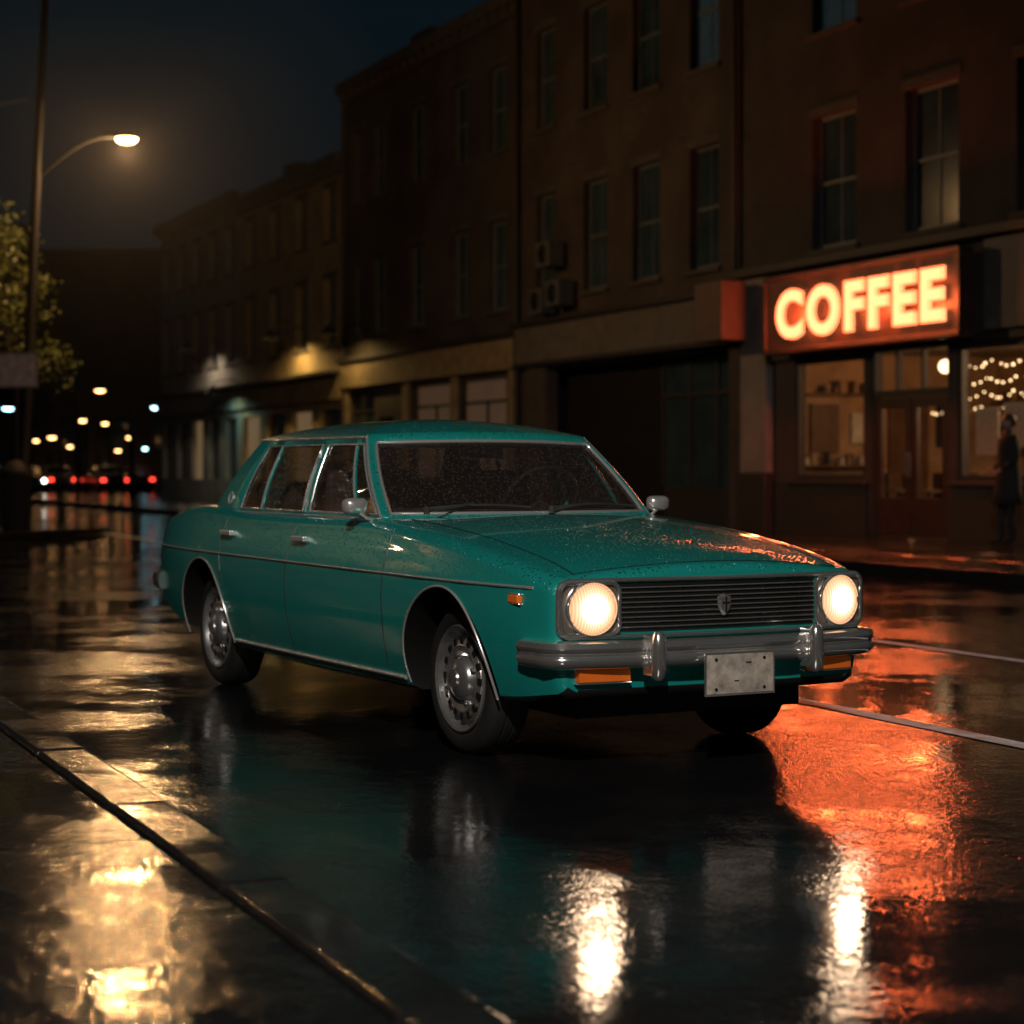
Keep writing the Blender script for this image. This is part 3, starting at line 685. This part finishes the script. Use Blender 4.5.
    for i in range(n):
        j=(i+1)%n
        for k in range(len(rows)-1):
            if G[i] and 1<=k<=5:
                gw.face([C_[i](rows[k]),C_[j](rows[k]),C_[j](rows[k+1]),C_[i](rows[k+1])],0)
            else: gh.fi([V[i][k],V[j][k],V[j][k+1],V[i][k+1]],0)
    prev=[V[i][-1] for i in range(n)]
    for r in (.985,.96,.92,.86,.78,.68,.56,.43,.30,.17,.06):
        cur=[]
        for f in C_:
            p=f(1.0); cur.append(gh.av((-1.87+(p[0]+1.87)*r,p[1]*r,p[2]*r+(1-r)*1.256+.080*(1-r**2.3))))
        for i in range(n): j=(i+1)%n; gh.fi([prev[i],prev[j],cur[j],cur[i]],0)
        prev=cur
    gh.fi(prev,0)
    gh.obj('greenhouse',[paint],e,smooth=38,solid=.012)
    go=gw.obj('windows',[CGLASS],e)
    bm=bmesh.new(); bm.from_mesh(go.data); bmesh.ops.remove_doubles(bm,verts=bm.verts,dist=.0005); bmesh.ops.recalc_face_normals(bm,faces=bm.faces); bm.to_mesh(go.data); bm.free()
    for p in go.data.polygons: p.use_smooth=True
    go.data.set_sharp_from_angle(angle=R(30))
    # wheels
    TY=.685
    for ax in (FW,RW):
        for sy in (-1,1):
            wb_=MB(); cz=.285+.008
            wb_.lathe([(.20,-.03),(.212,-.004),(.224,.004),(.25,.006),(.268,0),(.284,-.016),(.291,-.03),(.293,-.06),(.290,-.062),(.290,-.07),(.293,-.072),(.293,-.10),(.290,-.102),(.290,-.11),(.293,-.112),(.291,-.14),(.282,-.16),(.25,-.175),(.19,-.17)],(ax,sy*TY,cz),(0,sy,0),0,56)
            wb_.lathe([(.209,-.10),(.206,-.02),(.209,.003),(.203,.008),(.194,.0),(.190,-.028),(.182,-.046),(.170,-.048),(.160,-.036),(.150,-.014),(.128,-.006),(.108,-.012),(.098,-.026),(.088,-.024),(.082,.0),(.070,.014),(.040,.024),(.036,.032),(.015,.036),(0,.036)],(ax,sy*TY,cz),(0,sy,0),1,56)
            if full:
                for k in range(16):
                    th=2*math.pi*k/16; M=Matrix.Rotation(-th,3,'Y')
                    wb_.rbox(Vector((ax,sy*(TY-.012),cz))+M@Vector((.146,0,0)),.026,.010,.026,M,2)
                for k in range(4):
                    th=2*math.pi*k/4+.4; M=Matrix.Rotation(-th,3,'Y')
                    wb_.lathe([(.0,.014),(.010,.012),(.010,-.01)],Vector((ax,sy*(TY-.014),cz))+M@Vector((.098,0,0)),(0,sy,0),1,6)
            wb_.obj('wheel',[RUB,STEEL,BLK],e,smooth=35)
    if not full:
        r=MB(); 
        for sy in (-1,1):
            r.box(AR-.02,AR+.03,sy*.55-.10,sy*.55+.10,.58,.70,0)
        r.box(AR-.02,AR,-.2,.2,.45,.55,1); r.obj('tail_lights',[emat('tail_red',(1,.045,.025),6 if tail else .2),BLK],e)
        if head:
            r=MB()
            for sy in (-1,1): r.lathe([(.09,0),(.08,.02),(0,.03)],(AF-.02,sy*.53,.603),(1,0,0),0,16)
            r.obj('headlights',[emat('far_headlight',(1,.9,.75),12)],e)
        return e
    # trims
    c=MB(PD)
    def ride(path,off=.003,sg_=(-1,1)):
        return [[(a,s_*(side_w(a,z)+off),z) for a,z in path] for s_ in sg_]
    def seg(p,q,n=24): return [(p[0]+(q[0]-p[0])*k/n,p[1]+(q[1]-p[1])*k/n) for k in range(n+1)]
    for P in ride(seg((-3.70,.692),(.60,.678),60),.002): c.tube(P,.0055,0,8)
    for P in ride(seg((RW+.40,.262),(FW-.40,.262),30),.003): c.tube(P,.009,0,8)
    for ax in (FW,RW):
        path=[(ax+.368*math.cos(R(k)),.285+.368*math.sin(R(k))) for k in range(-6,187,6)]
        for P in ride(path,.001): c.tube(P,.0055,0,8)
    def gpath(f,k0=.05,k1=.90): return [f(k0+(k1-k0)*k/10) for k in range(11)]
    cc=MB()
    for sgn in (-1,1):
        def line(t_,ia,ib): 
            out=[]
            for i in range(ia,ib):
                for q in range(4):
                    u=q/4; cA=(L(cols[i][0],cols[i+1][0],u),L(cols[i][1],cols[i+1][1],u)); out.append(colp(cA,sgn)(t_))
            out.append(colp(cols[ib],sgn)(t_)); return out
        off=lambda P,o: [(p[0],p[1]+sgn*o,p[2]) for p in P]
        for ia,ib in ((1,5),(6,10)):
            loop=line(.07,ia,ib)+gpath(colp(cols[ib],sgn),.07,.90)[1:-1]+line(.90,ia,ib)[::-1]+gpath(colp(cols[ia],sgn),.07,.90)[::-1][1:-1]
            cc.tube(off(loop,.006),.0055,0,6,closed=True)
        for i in (2,8):
            cc.tube(off(gpath(colp((cols[i][0]-.01,cols[i][1]-.009),sgn),.07,.90),.005),.007,0,6)
        dr=line(.985,0,13); cc.tube(off(dr,.008),.007,0,6)
        cc.tube(off(gpath(colp((cols[0][0]-.006,cols[0][1]-.006),sgn),0.0,.99),.006),.008,0,6)
        cc.tube(off(line(.02,0,12),.012),.006,0,6)
    def fl(t_): return [frontp(.95-1.90*k/24)(t_) for k in range(25)]
    loop=fl(.07)+gpath(frontp(-.95),.07,.90)[1:-1]+fl(.90)[::-1]+gpath(frontp(.95),.07,.90)[::-1][1:-1]
    cc.tube([(p[0]+.006,p[1],p[2]+.003) for p in loop],.008,0,6,closed=True)
    rl=lambda t_:[rearp(-.88+1.76*k/20)(t_) for k in range(21)]
    loop=rl(.07)+gpath(rearp(.88),.07,.90)[1:-1]+rl(.90)[::-1]+gpath(rearp(-.88),.07,.90)[::-1][1:-1]
    cc.tube([(p[0]-.006,p[1],p[2]+.003) for p in loop],.007,0,6,closed=True)
    TR=pmat('bright_trim',(.78,.77,.75),.24,.76,var=.05)
    cc.obj('window_trim',[TR],e,smooth=60)
    c.obj('side_trim',[TR],e,smooth=60)
    g_=MB(PD)
    gaps=[[(-.61,.86),(-.60,.75),(-.60,.5),(-.62,.30)],[(-1.66,.86),(-1.665,.6),(-1.66,.23)],[(-2.60,.86),(-2.60,.76),(-2.55,.60),(-2.50,.52)]]
    for gp in gaps:
        path=[]
        for i in range(len(gp)-1): path+=seg(gp[i],gp[i+1],6)[:-1]
        path.append(gp[-1])
        for P in ride(path,-.0004): g_.tube(P,.0038,0,6)
    for P in ride(seg((RW+.40,.242),(FW-.40,.242),30),-.002): g_.tube(P,.004,0,6)
    for sy in (-1,1):
        path=[]
        for k in range(21):
            a=-.70+(.655+.70)*k/20; y=sy*(.600-.02*k/20); path.append((a,y,deckz(a,y)-.0012))
        g_.tube(path,.0036,0,6)
        path=[(-3.10-.65*k/10,sy*.57,deckz(-3.10-.65*k/10,.57)-.0015) for k in range(11)]; g_.tube(path,.0035,0,6)
    g_.tube([(.652,y,deckz(.652,y)-.0015) for y in [-.58+1.16*k/16 for k in range(17)]],.0035,0,6)
    g_.obj('panel_gaps',[BLK],e)
    # grille
    h=MB(PD); fx=AF
    yy=lambda n,w_: [-w_+2*w_*k/n for k in range(n+1)]
    def bar(x,z,w_,r,m): h.tube([(x,y,z) for y in yy(24,w_)],r,m,6)
    GI=.432; GO=.660; HY=.546
    for i in range(20):
        y0=-GI+2*GI*i/20; y1=y0+2*GI/20; h.box(fx-.01,fx+.005,y0,y1,.520,.692,1)
    for k in range(9): bar(fx+.012,.535+k*.0178,GI-.005,.0026,0)
    for k in range(-4,5):
        if k: h.box(fx+.004,fx+.010,k*.09-.002,k*.09+.002,.53,.685,1)
    def rr_loop(y0,y1,z0,z1,r,x):
        P=[]
        for (cy_,cz_,a0) in ((y1-r,z1-r,0),(y0+r,z1-r,90),(y0+r,z0+r,180),(y1-r,z0+r,270)):
            for q in range(0,91,15): P.append((x,cy_+r*math.cos(R(a0+q)),cz_+r*math.sin(R(a0+q))))
        out=[]
        for i in range(len(P)):
            A_=P[i];B_=P[(i+1)%len(P)]; nseg=max(1,int(abs(A_[1]-B_[1])/.05))
            for q in range(nseg): out.append((x,A_[1]+(B_[1]-A_[1])*q/nseg,A_[2]+(B_[2]-A_[2])*q/nseg))
        return out
    h.tube(rr_loop(-GO-.012,GO+.012,.503,.706,.045,fx+.012),.008,0,8,closed=True)
    for sy in (-1,1):
        ya,yb=sorted((sy*(GI+.004),sy*(GO+.004)))
        h.tube(rr_loop(ya,yb,.512,.698,.035,fx+.018),.0075,0,8,closed=True)
        for i in range(8):
            y0=ya+.004+(yb-ya-.008)*i/8; y1=ya+.004+(yb-ya-.008)*(i+1)/8; h.box(fx-.01,fx+.007,y0,y1,.518,.692,2)
        h.lathe([(.098,.0),(.098,.026),(.094,.034),(.089,.028),(.088,.008),(.05,.004)],(fx,sy*HY,.606),(1,0,0),0,44)
    sh=[(-.028,.03),(-.012,.036),(0,.042),(.012,.036),(.028,.03),(.026,-.005),(.014,-.028),(0,-.042),(-.014,-.028),(-.026,-.005)]
    A1=[(fx+.018,y,.606+z) for y,z in sh];A2=[(fx+.032,y*.8,.606+z*.8) for y,z in sh]
    i1=[h.av(p) for p in A1];i2=[h.av(p) for p in A2]
    for k in range(10): h.fi([i1[k],i1[(k+1)%10],i2[(k+1)%10],i2[k]],0)
    h.fi(i2,0); h.fi(i1[::-1],0)
    h.box(fx+.03,fx+.036,-.003,.003,.58,.635,1); h.box(fx+.03,fx+.036,-.016,.016,.612,.617,1)
    h.obj('grille',[CH,BLK,pmat('bezel_chrome',(.40,.35,.30),.3,.8,var=.1)],e,smooth=40)
    hl=MB(PD)
    for sy in (-1,1):
        hl.lathe([(.089,.018),(.084,.030),(.066,.041),(.034,.048),(0,.050)],(fx,sy*HY,.606),(1,0,0),0,40)
    hm=bpy.data.materials.new('headlight_lens'); hm.use_nodes=True; t_=hm.node_tree; t_.nodes.remove(t_.nodes['Principled BSDF'])
    em=t_.nodes.new('ShaderNodeEmission')
    tcn=t_.nodes.new('ShaderNodeTexCoord'); sp=t_.nodes.new('ShaderNodeSeparateXYZ'); t_.links.new(tcn.outputs['Object'],sp.inputs[0])
    def mth(op,a,b_=None,v=None):
        q=t_.nodes.new('ShaderNodeMath'); q.operation=op; t_.links.new(a,q.inputs[0])
        if b_ is not None: t_.links.new(b_,q.inputs[1])
        if v is not None: q.inputs[1].default_value=v
        return q.outputs[0]
    dy=mth('SUBTRACT',mth('ABSOLUTE',sp.outputs[1]),v=HY); dz=mth('SUBTRACT',sp.outputs[2],v=.606)
    rad=mth('SQRT',mth('ADD',mth('MULTIPLY',dy,dy),mth('MULTIPLY',dz,dz)))
    wv=t_.nodes.new('ShaderNodeTexWave'); wv.bands_direction='Y'; wv.inputs['Scale'].default_value=30; t_.links.new(tcn.outputs['Object'],wv.inputs['Vector'])
    cr_=t_.nodes.new('ShaderNodeValToRGB'); els=cr_.color_ramp.elements
    els[0].position=0; els[0].color=(1,.72,.48,1); els[1].position=1; els[1].color=(.050,.024,.011,1)
    x_=els.new(.36); x_.color=(.34,.23,.145,1); x_=els.new(.64); x_.color=(.075,.048,.029,1)
    t_.links.new(mth('MULTIPLY',rad,v=1/.09),cr_.inputs[0]); t_.links.new(cr_.outputs[0],em.inputs[0])
    mr=t_.nodes.new('ShaderNodeMapRange'); mr.inputs[3].default_value=17; mr.inputs[4].default_value=25; t_.links.new(wv.outputs[0],mr.inputs[0]); t_.links.new(mr.outputs[0],em.inputs[1])
    t_.links.new(em.outputs[0],t_.nodes['Material Output'].inputs[0])
    hl.obj('headlights',[hm],e,smooth=60)
    for sy in (-1,1):
        l=light('SPOT','headlight_beam',(AF+.03,sy*HY,.60),9,(1,.68,.42),e,.06,spot_size=R(110),spot_blend=.9)
        l.rotation_euler=Vector((1,0,-.15)).to_track_quat('-Z','Y').to_euler()
    # bumpers
    bp_=MB()
    def sweep(path,prof,m):
        P=[Vector((p[0],p[1])) for p in path]; rg=[]
        for i in range(len(P)):
            d=(P[min(i+1,len(P)-1)]-P[max(i-1,0)]).normalized(); nn=Vector((d.y,-d.x))
            rg.append([bp_.av((P[i].x-nn.x*o,P[i].y-nn.y*o,z)) for o,z in prof])
        for i in range(len(P)-1):
            for k in range(len(prof)): bp_.fi([rg[i][k],rg[i][(k+1)%len(prof)],rg[i+1][(k+1)%len(prof)],rg[i+1][k]],m)
        bp_.fi(rg[0],m); bp_.fi(rg[-1],m)
    half=[(.50,.708),(.56,.706),(.60,.698)]+[(.650+.07*math.sin(R(q))-.03,.628+.07*math.cos(R(q))) for q in (15,35,55,75)]
    half+=[(.708,.57),(.727,.48),(.745,.37),(.757,.25),(.763,.12),(.765,0)]
    fpath=half+[(x,-y) for x,y in half[-2::-1]]
    zc=.445
    prof=[(-.012,zc-.046),(.012,zc-.052),(.030,zc-.044),(.042,zc-.024),(.040,zc-.010),(.034,zc-.004),(.034,zc+.004),(.040,zc+.010),(.044,zc+.024),(.034,zc+.042),(.012,zc+.050),(-.012,zc+.046)]
    sweep(fpath,prof,0)
    rp=[((AR+AF)-x-.03,-y) for x,y in fpath]
    zc=.50; prof=[(-.012,zc-.046),(.015,zc-.05),(.034,zc-.038),(.042,zc),(.034,zc+.038),(.015,zc+.05),(-.012,zc+.046)]
    sweep(rp,prof,0)
    for sy in (-1,1):
        y=sy*.345
        for (x0,zc) in ((.795,.440),(AR-.08,.50)):
            sx_=1 if x0>0 else -1
            bp_.lathe([(0,-.088),(.016,-.086),(.026,-.07),(.030,-.03),(.030,.03),(.026,.07),(.016,.086),(0,.088)],(x0+.020*sx_,y,zc),(0,0,1),0,16)
            bp_.box(min(x0-.04*sx_,x0+.02*sx_),max(x0-.04*sx_,x0+.02*sx_),y-.026,y+.026,zc-.07,zc+.07,0)
    for y in (-.5,.5): bp_.box(.50,.72,y-.03,y+.03,.42,.47,1)
    bp_.obj('bumpers',[CH,BLK],e,smooth=40)
    pl=MB(); pl.box(.820,.828,-.155,.150,.285,.442,0); pl.box(.8285,.8305,-.147,.142,.293,.434,1)
    for y in (-.11,.10):
        for z in (.417,.31): pl.lathe([(.006,0),(.006,.004),(0,.005)],(.8305,y,z),(1,0,0),2,8)
    pl.box(.8306,.8315,-.03,-.01,.335,.34,2); pl.box(.8306,.8315,.02,.045,.40,.405,2)
    pl.obj('number_plate',[CH,pmat('plate_face',(.33,.29,.25),.5,var=.45,vs=18),BLK],e,bevel=.002)
    sg2=MB(PD)
    for sy in (-1,1):
        sg2.box(AF-.01,AF+.035,sy*.50-.10,sy*.50+.10,.345,.385,0); sg2.box(AF-.01,AF+.030,sy*.50-.108,sy*.50+.108,.337,.344,1); sg2.box(AF-.01,AF+.030,sy*.50-.108,sy*.50+.108,.386,.392,1)
        w_=side_w(.50,.635); sg2.box(.465,.540,sy*w_-.012,sy*w_+.010,.620,.648,0); sg2.box(.459,.546,sy*w_-.008,sy*w_+.008,.6135,.6195,1); sg2.box(.459,.546,sy*w_-.008,sy*w_+.008,.6485,.6545,1)
        sg2.box(AR-.012,AR+.02,sy*.50-.14,sy*.50+.14,.60,.75,2)
    sg2.obj('lamp_lenses',[ORANGE,CH,pmat('red_lens',(.35,.01,.01),.2)],e,bevel=.004)
    d=MB()
    for sy in (-1,1):
        for a in (-1.52,-2.48):
            w_=side_w(a,.79); d.box(a-.075,a+.075,min(sy*(w_+.022),sy*(w_+.036)),max(sy*(w_+.022),sy*(w_+.036)),.780,.802,0)
            for q in (-.06,.06): d.box(a+q-.012,a+q+.012,min(sy*(w_-.005),sy*(w_+.022)),max(sy*(w_-.005),sy*(w_+.022)),.780,.802,0)
        p=colp((-2.78,-2.49),sy)(.20); d.lathe([(.034,0),(.034,.008),(.027,.011),(.024,.005),(0,.005)],(p[0],p[1],p[2]),(0,sy,.25),0,24)
    d.obj('brightwork',[pmat('handle_chrome',(.8,.8,.78),.28,.7,var=.05)],e,bevel=.008)
    mi=MB()
    for sy in (-1,1):
        mi.tube([(-.90,sy*.675,.885),(-.905,sy*.71,.895),(-.915,sy*.742,.918)],.008,0,8)
        rg=[]
        for (dx,kk) in ((.030,.15),(.026,.62),(.015,.90),(0,1.0),(-.012,1.0),(-.014,.93)):
            ring_=[]
            for q in range(24):
                th=2*math.pi*q/24; cx_=abs(math.cos(th))**.55*(1 if math.cos(th)>=0 else -1); cz_=abs(math.sin(th))**.55*(1 if math.sin(th)>=0 else -1)
                ring_.append(mi.av((-.925+dx,sy*.757+cx_*.056*kk,.946+cz_*.036*kk)))
            rg.append(ring_)
        for i in range(len(rg)-1):
            for q in range(24): mi.fi([rg[i][q],rg[i][(q+1)%24],rg[i+1][(q+1)%24],rg[i+1][q]],0)
        mi.fi(rg[0],0); mi.fi(rg[-1],1)
    mi.obj('door_mirrors',[TR,pmat('mirror_glass',(.5,.5,.5),.03,1)],e,smooth=50)
    wpr=MB()
    for (y0,y1) in ((.10,.58),(-.50,-.02)):
        def onf(y,t_): 
            u=y/.68; p=frontp(u)(t_); return Vector((p[0]+.022,p[1],p[2]+.014))
        wpr.tube([onf(y0+(y1-y0)*k/8,.10+.035*math.sin(k/8*3)) for k in range(9)],.006,0,6)
        base=Vector((-.70,y0-.03,.925)); wpr.tube([base,onf(y0+(y1-y0)*.45,.15)],.005,0,6); wpr.lathe([(.014,-.01),(.014,.02),(0,.024)],base,(0,0,1),0,10)
    wpr.obj('wipers',[pmat('wiper_metal',(.10,.10,.10),.3,.6)],e)
    i_=MB()
    def seat(a,y,w_,z1_,z0_=.80):
        i_.box(a-.14,a-.02,y-w_/2,y+w_/2,z0_,z1_,0)
    seat(-1.72,-.32,.46,1.10); seat(-1.72,.32,.46,1.10); seat(-2.52,0,1.12,1.04)
    i_.box(-1.13,-.90,-.60,.60,.86,.935,0); i_.box(-1.2,-1.0,-.60,.60,.8,.9,0)
    i_.obj('seats',[pmat('seat_vinyl',(.05,.036,.03),.55,var=.2)],e,bevel=.04,bseg=3)
    sw=MB(); cw=Vector((-1.28,.33,.95)); ax=Vector((-.85,0,.5)).normalized(); a1=ax.orthogonal().normalized(); b1=ax.cross(a1)
    sw.tube([cw+(a1*math.cos(q*math.pi/16)+b1*math.sin(q*math.pi/16))*.19 for q in range(32)],.011,0,8,closed=True)
    for q in (0.3,2.4,4.5): sw.tube([cw,cw+(a1*math.cos(q)+b1*math.sin(q))*.19],.009,0,6)
    sw.tube([cw,cw-ax*.25],.022,0,8)
    sw.box(-1.245,-1.225,-.11,.11,1.150,1.200,0); sw.tube([(-1.235,0,1.20),(-1.22,0,1.256)],.007,0,6)
    sw.obj('steering_wheel_and_mirror',[pmat('dark_plastic',(.03,.03,.03),.4)],e,smooth=40)
    u_=MB(); u_.box(-3.4,.5,-.5,.5,.19,.26,0); u_.tube([(FW,-.6,.29),(FW,.6,.29)],.03,0); u_.tube([(RW,-.6,.29),(RW,.6,.29)],.04,0)
    u_.tube([(-3.85,.42,.25),(-3.2,.42,.24)],.022,0); u_.obj('chassis',[BLK],e)
    return e
CARZ=math.atan2(-.882,.471)
make_car('parked_car',(.440,7.80,0),CARZ,PAINT)
DP=paintmat('grey_paint',(.05,.05,.055)); DP2=paintmat('red_paint',(.12,.02,.02))
away=math.atan2(CS,-SN)
for (px_,Z,tl,rz_,pm) in [(98,92,True,away,DP),(70,104,True,away,DP2),(48,96,True,away,DP),(30,90,False,away+math.pi,DP),(4,84,False,away+math.pi,DP),(124,99,True,away,DP2)]:
    X=(px_-512)/1950*Z; make_car('car',(X,Z,0),rz_,pm,full=False,tail=tl,head=True)
# ------------------------------------------------------------------ person
pe=SW(20.12,15.8,.13); e=empty('person',loc=pe,rz=R(95)); e.scale=(.96,.96,.96)
def skin(name,verts,edges,mat,parent,sub=2):
    me=bpy.data.meshes.new(name); me.from_pydata([v[:3] for v in verts],edges,[]); o=bpy.data.objects.new(name,me); sc.collection.objects.link(o); o.parent=parent
    me.materials.append(mat); md=o.modifiers.new('k','SKIN'); 
    sv=me.skin_vertices[0].data
    for i,v in enumerate(verts): r=v[3]; sv[i].radius=(r,r) if not isinstance(r,tuple) else r; sv[i].use_root=(i==0)
    s_=o.modifiers.new('s','SUBSURF'); s_.levels=sub; s_.render_levels=sub
    return o
CLOTH=pmat('dark_cloth',(.006,.006,.007),.85,var=.3,vs=20); SKIN=pmat('skin',(.22,.12,.085),.5); HAIR=pmat('hair',(.008,.006,.006),.6)
Vv=[(0,0,.95,(.15,.11)),(0,0,1.15,(.14,.105)),(0,.0,1.36,(.165,.115)),(0,-.01,1.47,.075),(0,.0,1.55,.05),
 (-.17,0,1.425,.065),(-.235,-.03,1.17,.05),(-.17,.14,1.02,.038),
 (.17,0,1.425,.065),(.235,-.03,1.17,.05),(.17,.14,1.02,.038),
 (-.09,0,.86,.095),(-.10,.02,.48,.066),(-.10,-.02,.08,.045),(-.115,.14,.04,.04),
 (.09,0,.86,.095),(.10,.06,.48,.066),(.11,.06,.08,.045),(.125,.22,.04,.04)]
Ee=[(0,1),(1,2),(2,3),(3,4),(2,5),(5,6),(6,7),(2,8),(8,9),(9,10),(0,11),(11,12),(12,13),(13,14),(0,15),(15,16),(16,17),(17,18)]
skin('body',Vv,Ee,CLOTH,e)
ct=MB(); rg=[]
for (z,rx,ry,yo) in [(1.50,.08,.075,0),(1.46,.17,.10,0),(1.40,.215,.125,0),(1.25,.205,.135,0),(1.08,.185,.13,0),(.92,.205,.15,0),(.72,.225,.17,.01),(.55,.24,.19,.02)]:
    rg.append([ct.av((rx*math.cos(2*math.pi*k/24)*(1+.03*math.sin(5*k)*(z<1)),ry*math.sin(2*math.pi*k/24)+yo,z)) for k in range(24)])
for i in range(len(rg)-1):
    for k in range(24): ct.fi([rg[i][k],rg[i][(k+1)%24],rg[i+1][(k+1)%24],rg[i+1][k]],0)
ct.obj('coat',[CLOTH],e,smooth=60,solid=.01)
hd=MB(); hd.ball((0,.015,1.635),.1,0,20,(.74,.92,1.12)); hd.ball((0,.108,1.625),.017,0,10,(.8,1,1.5)); hd.ball((-.075,.01,1.63),.02,0,8,(.4,1,1.5)); hd.ball((.075,.01,1.63),.02,0,8,(.4,1,1.5))
hd.ball((-.028,.096,1.645),.011,1,8);hd.ball((.028,.096,1.645),.011,1,8); hd.ball((0,.1,1.588),.018,2,8,(1.3,.5,.35))
hd.ball((0,-.008,1.662),.102,1,20,(.82,.98,1.0))
hd.obj('head',[SKIN,HAIR,pmat('lips',(.2,.07,.06),.5)],e,smooth=60)
for sx_ in (-1,1):
    hv=[(sx_*.17,.14,1.02,.030),(sx_*.155,.20,.995,.030)];he=[(0,1)]
    for k in range(4):
        o_=(-.022+.0145*k); i0=len(hv); hv+=[(sx_*.15+o_,.235,.985,.009),(sx_*.145+o_,.262,.972,.008),(sx_*.143+o_,.272,.952-.004*(k in(1,2)),.007)]; he+=[(1,i0),(i0,i0+1),(i0+1,i0+2)]
    i0=len(hv); hv+=[(sx_*.12,.19,1.0,.011),(sx_*.105,.215,.99,.009)]; he+=[(0,i0),(i0,i0+1)]
    skin('hand',hv,he,SKIN,e,1)
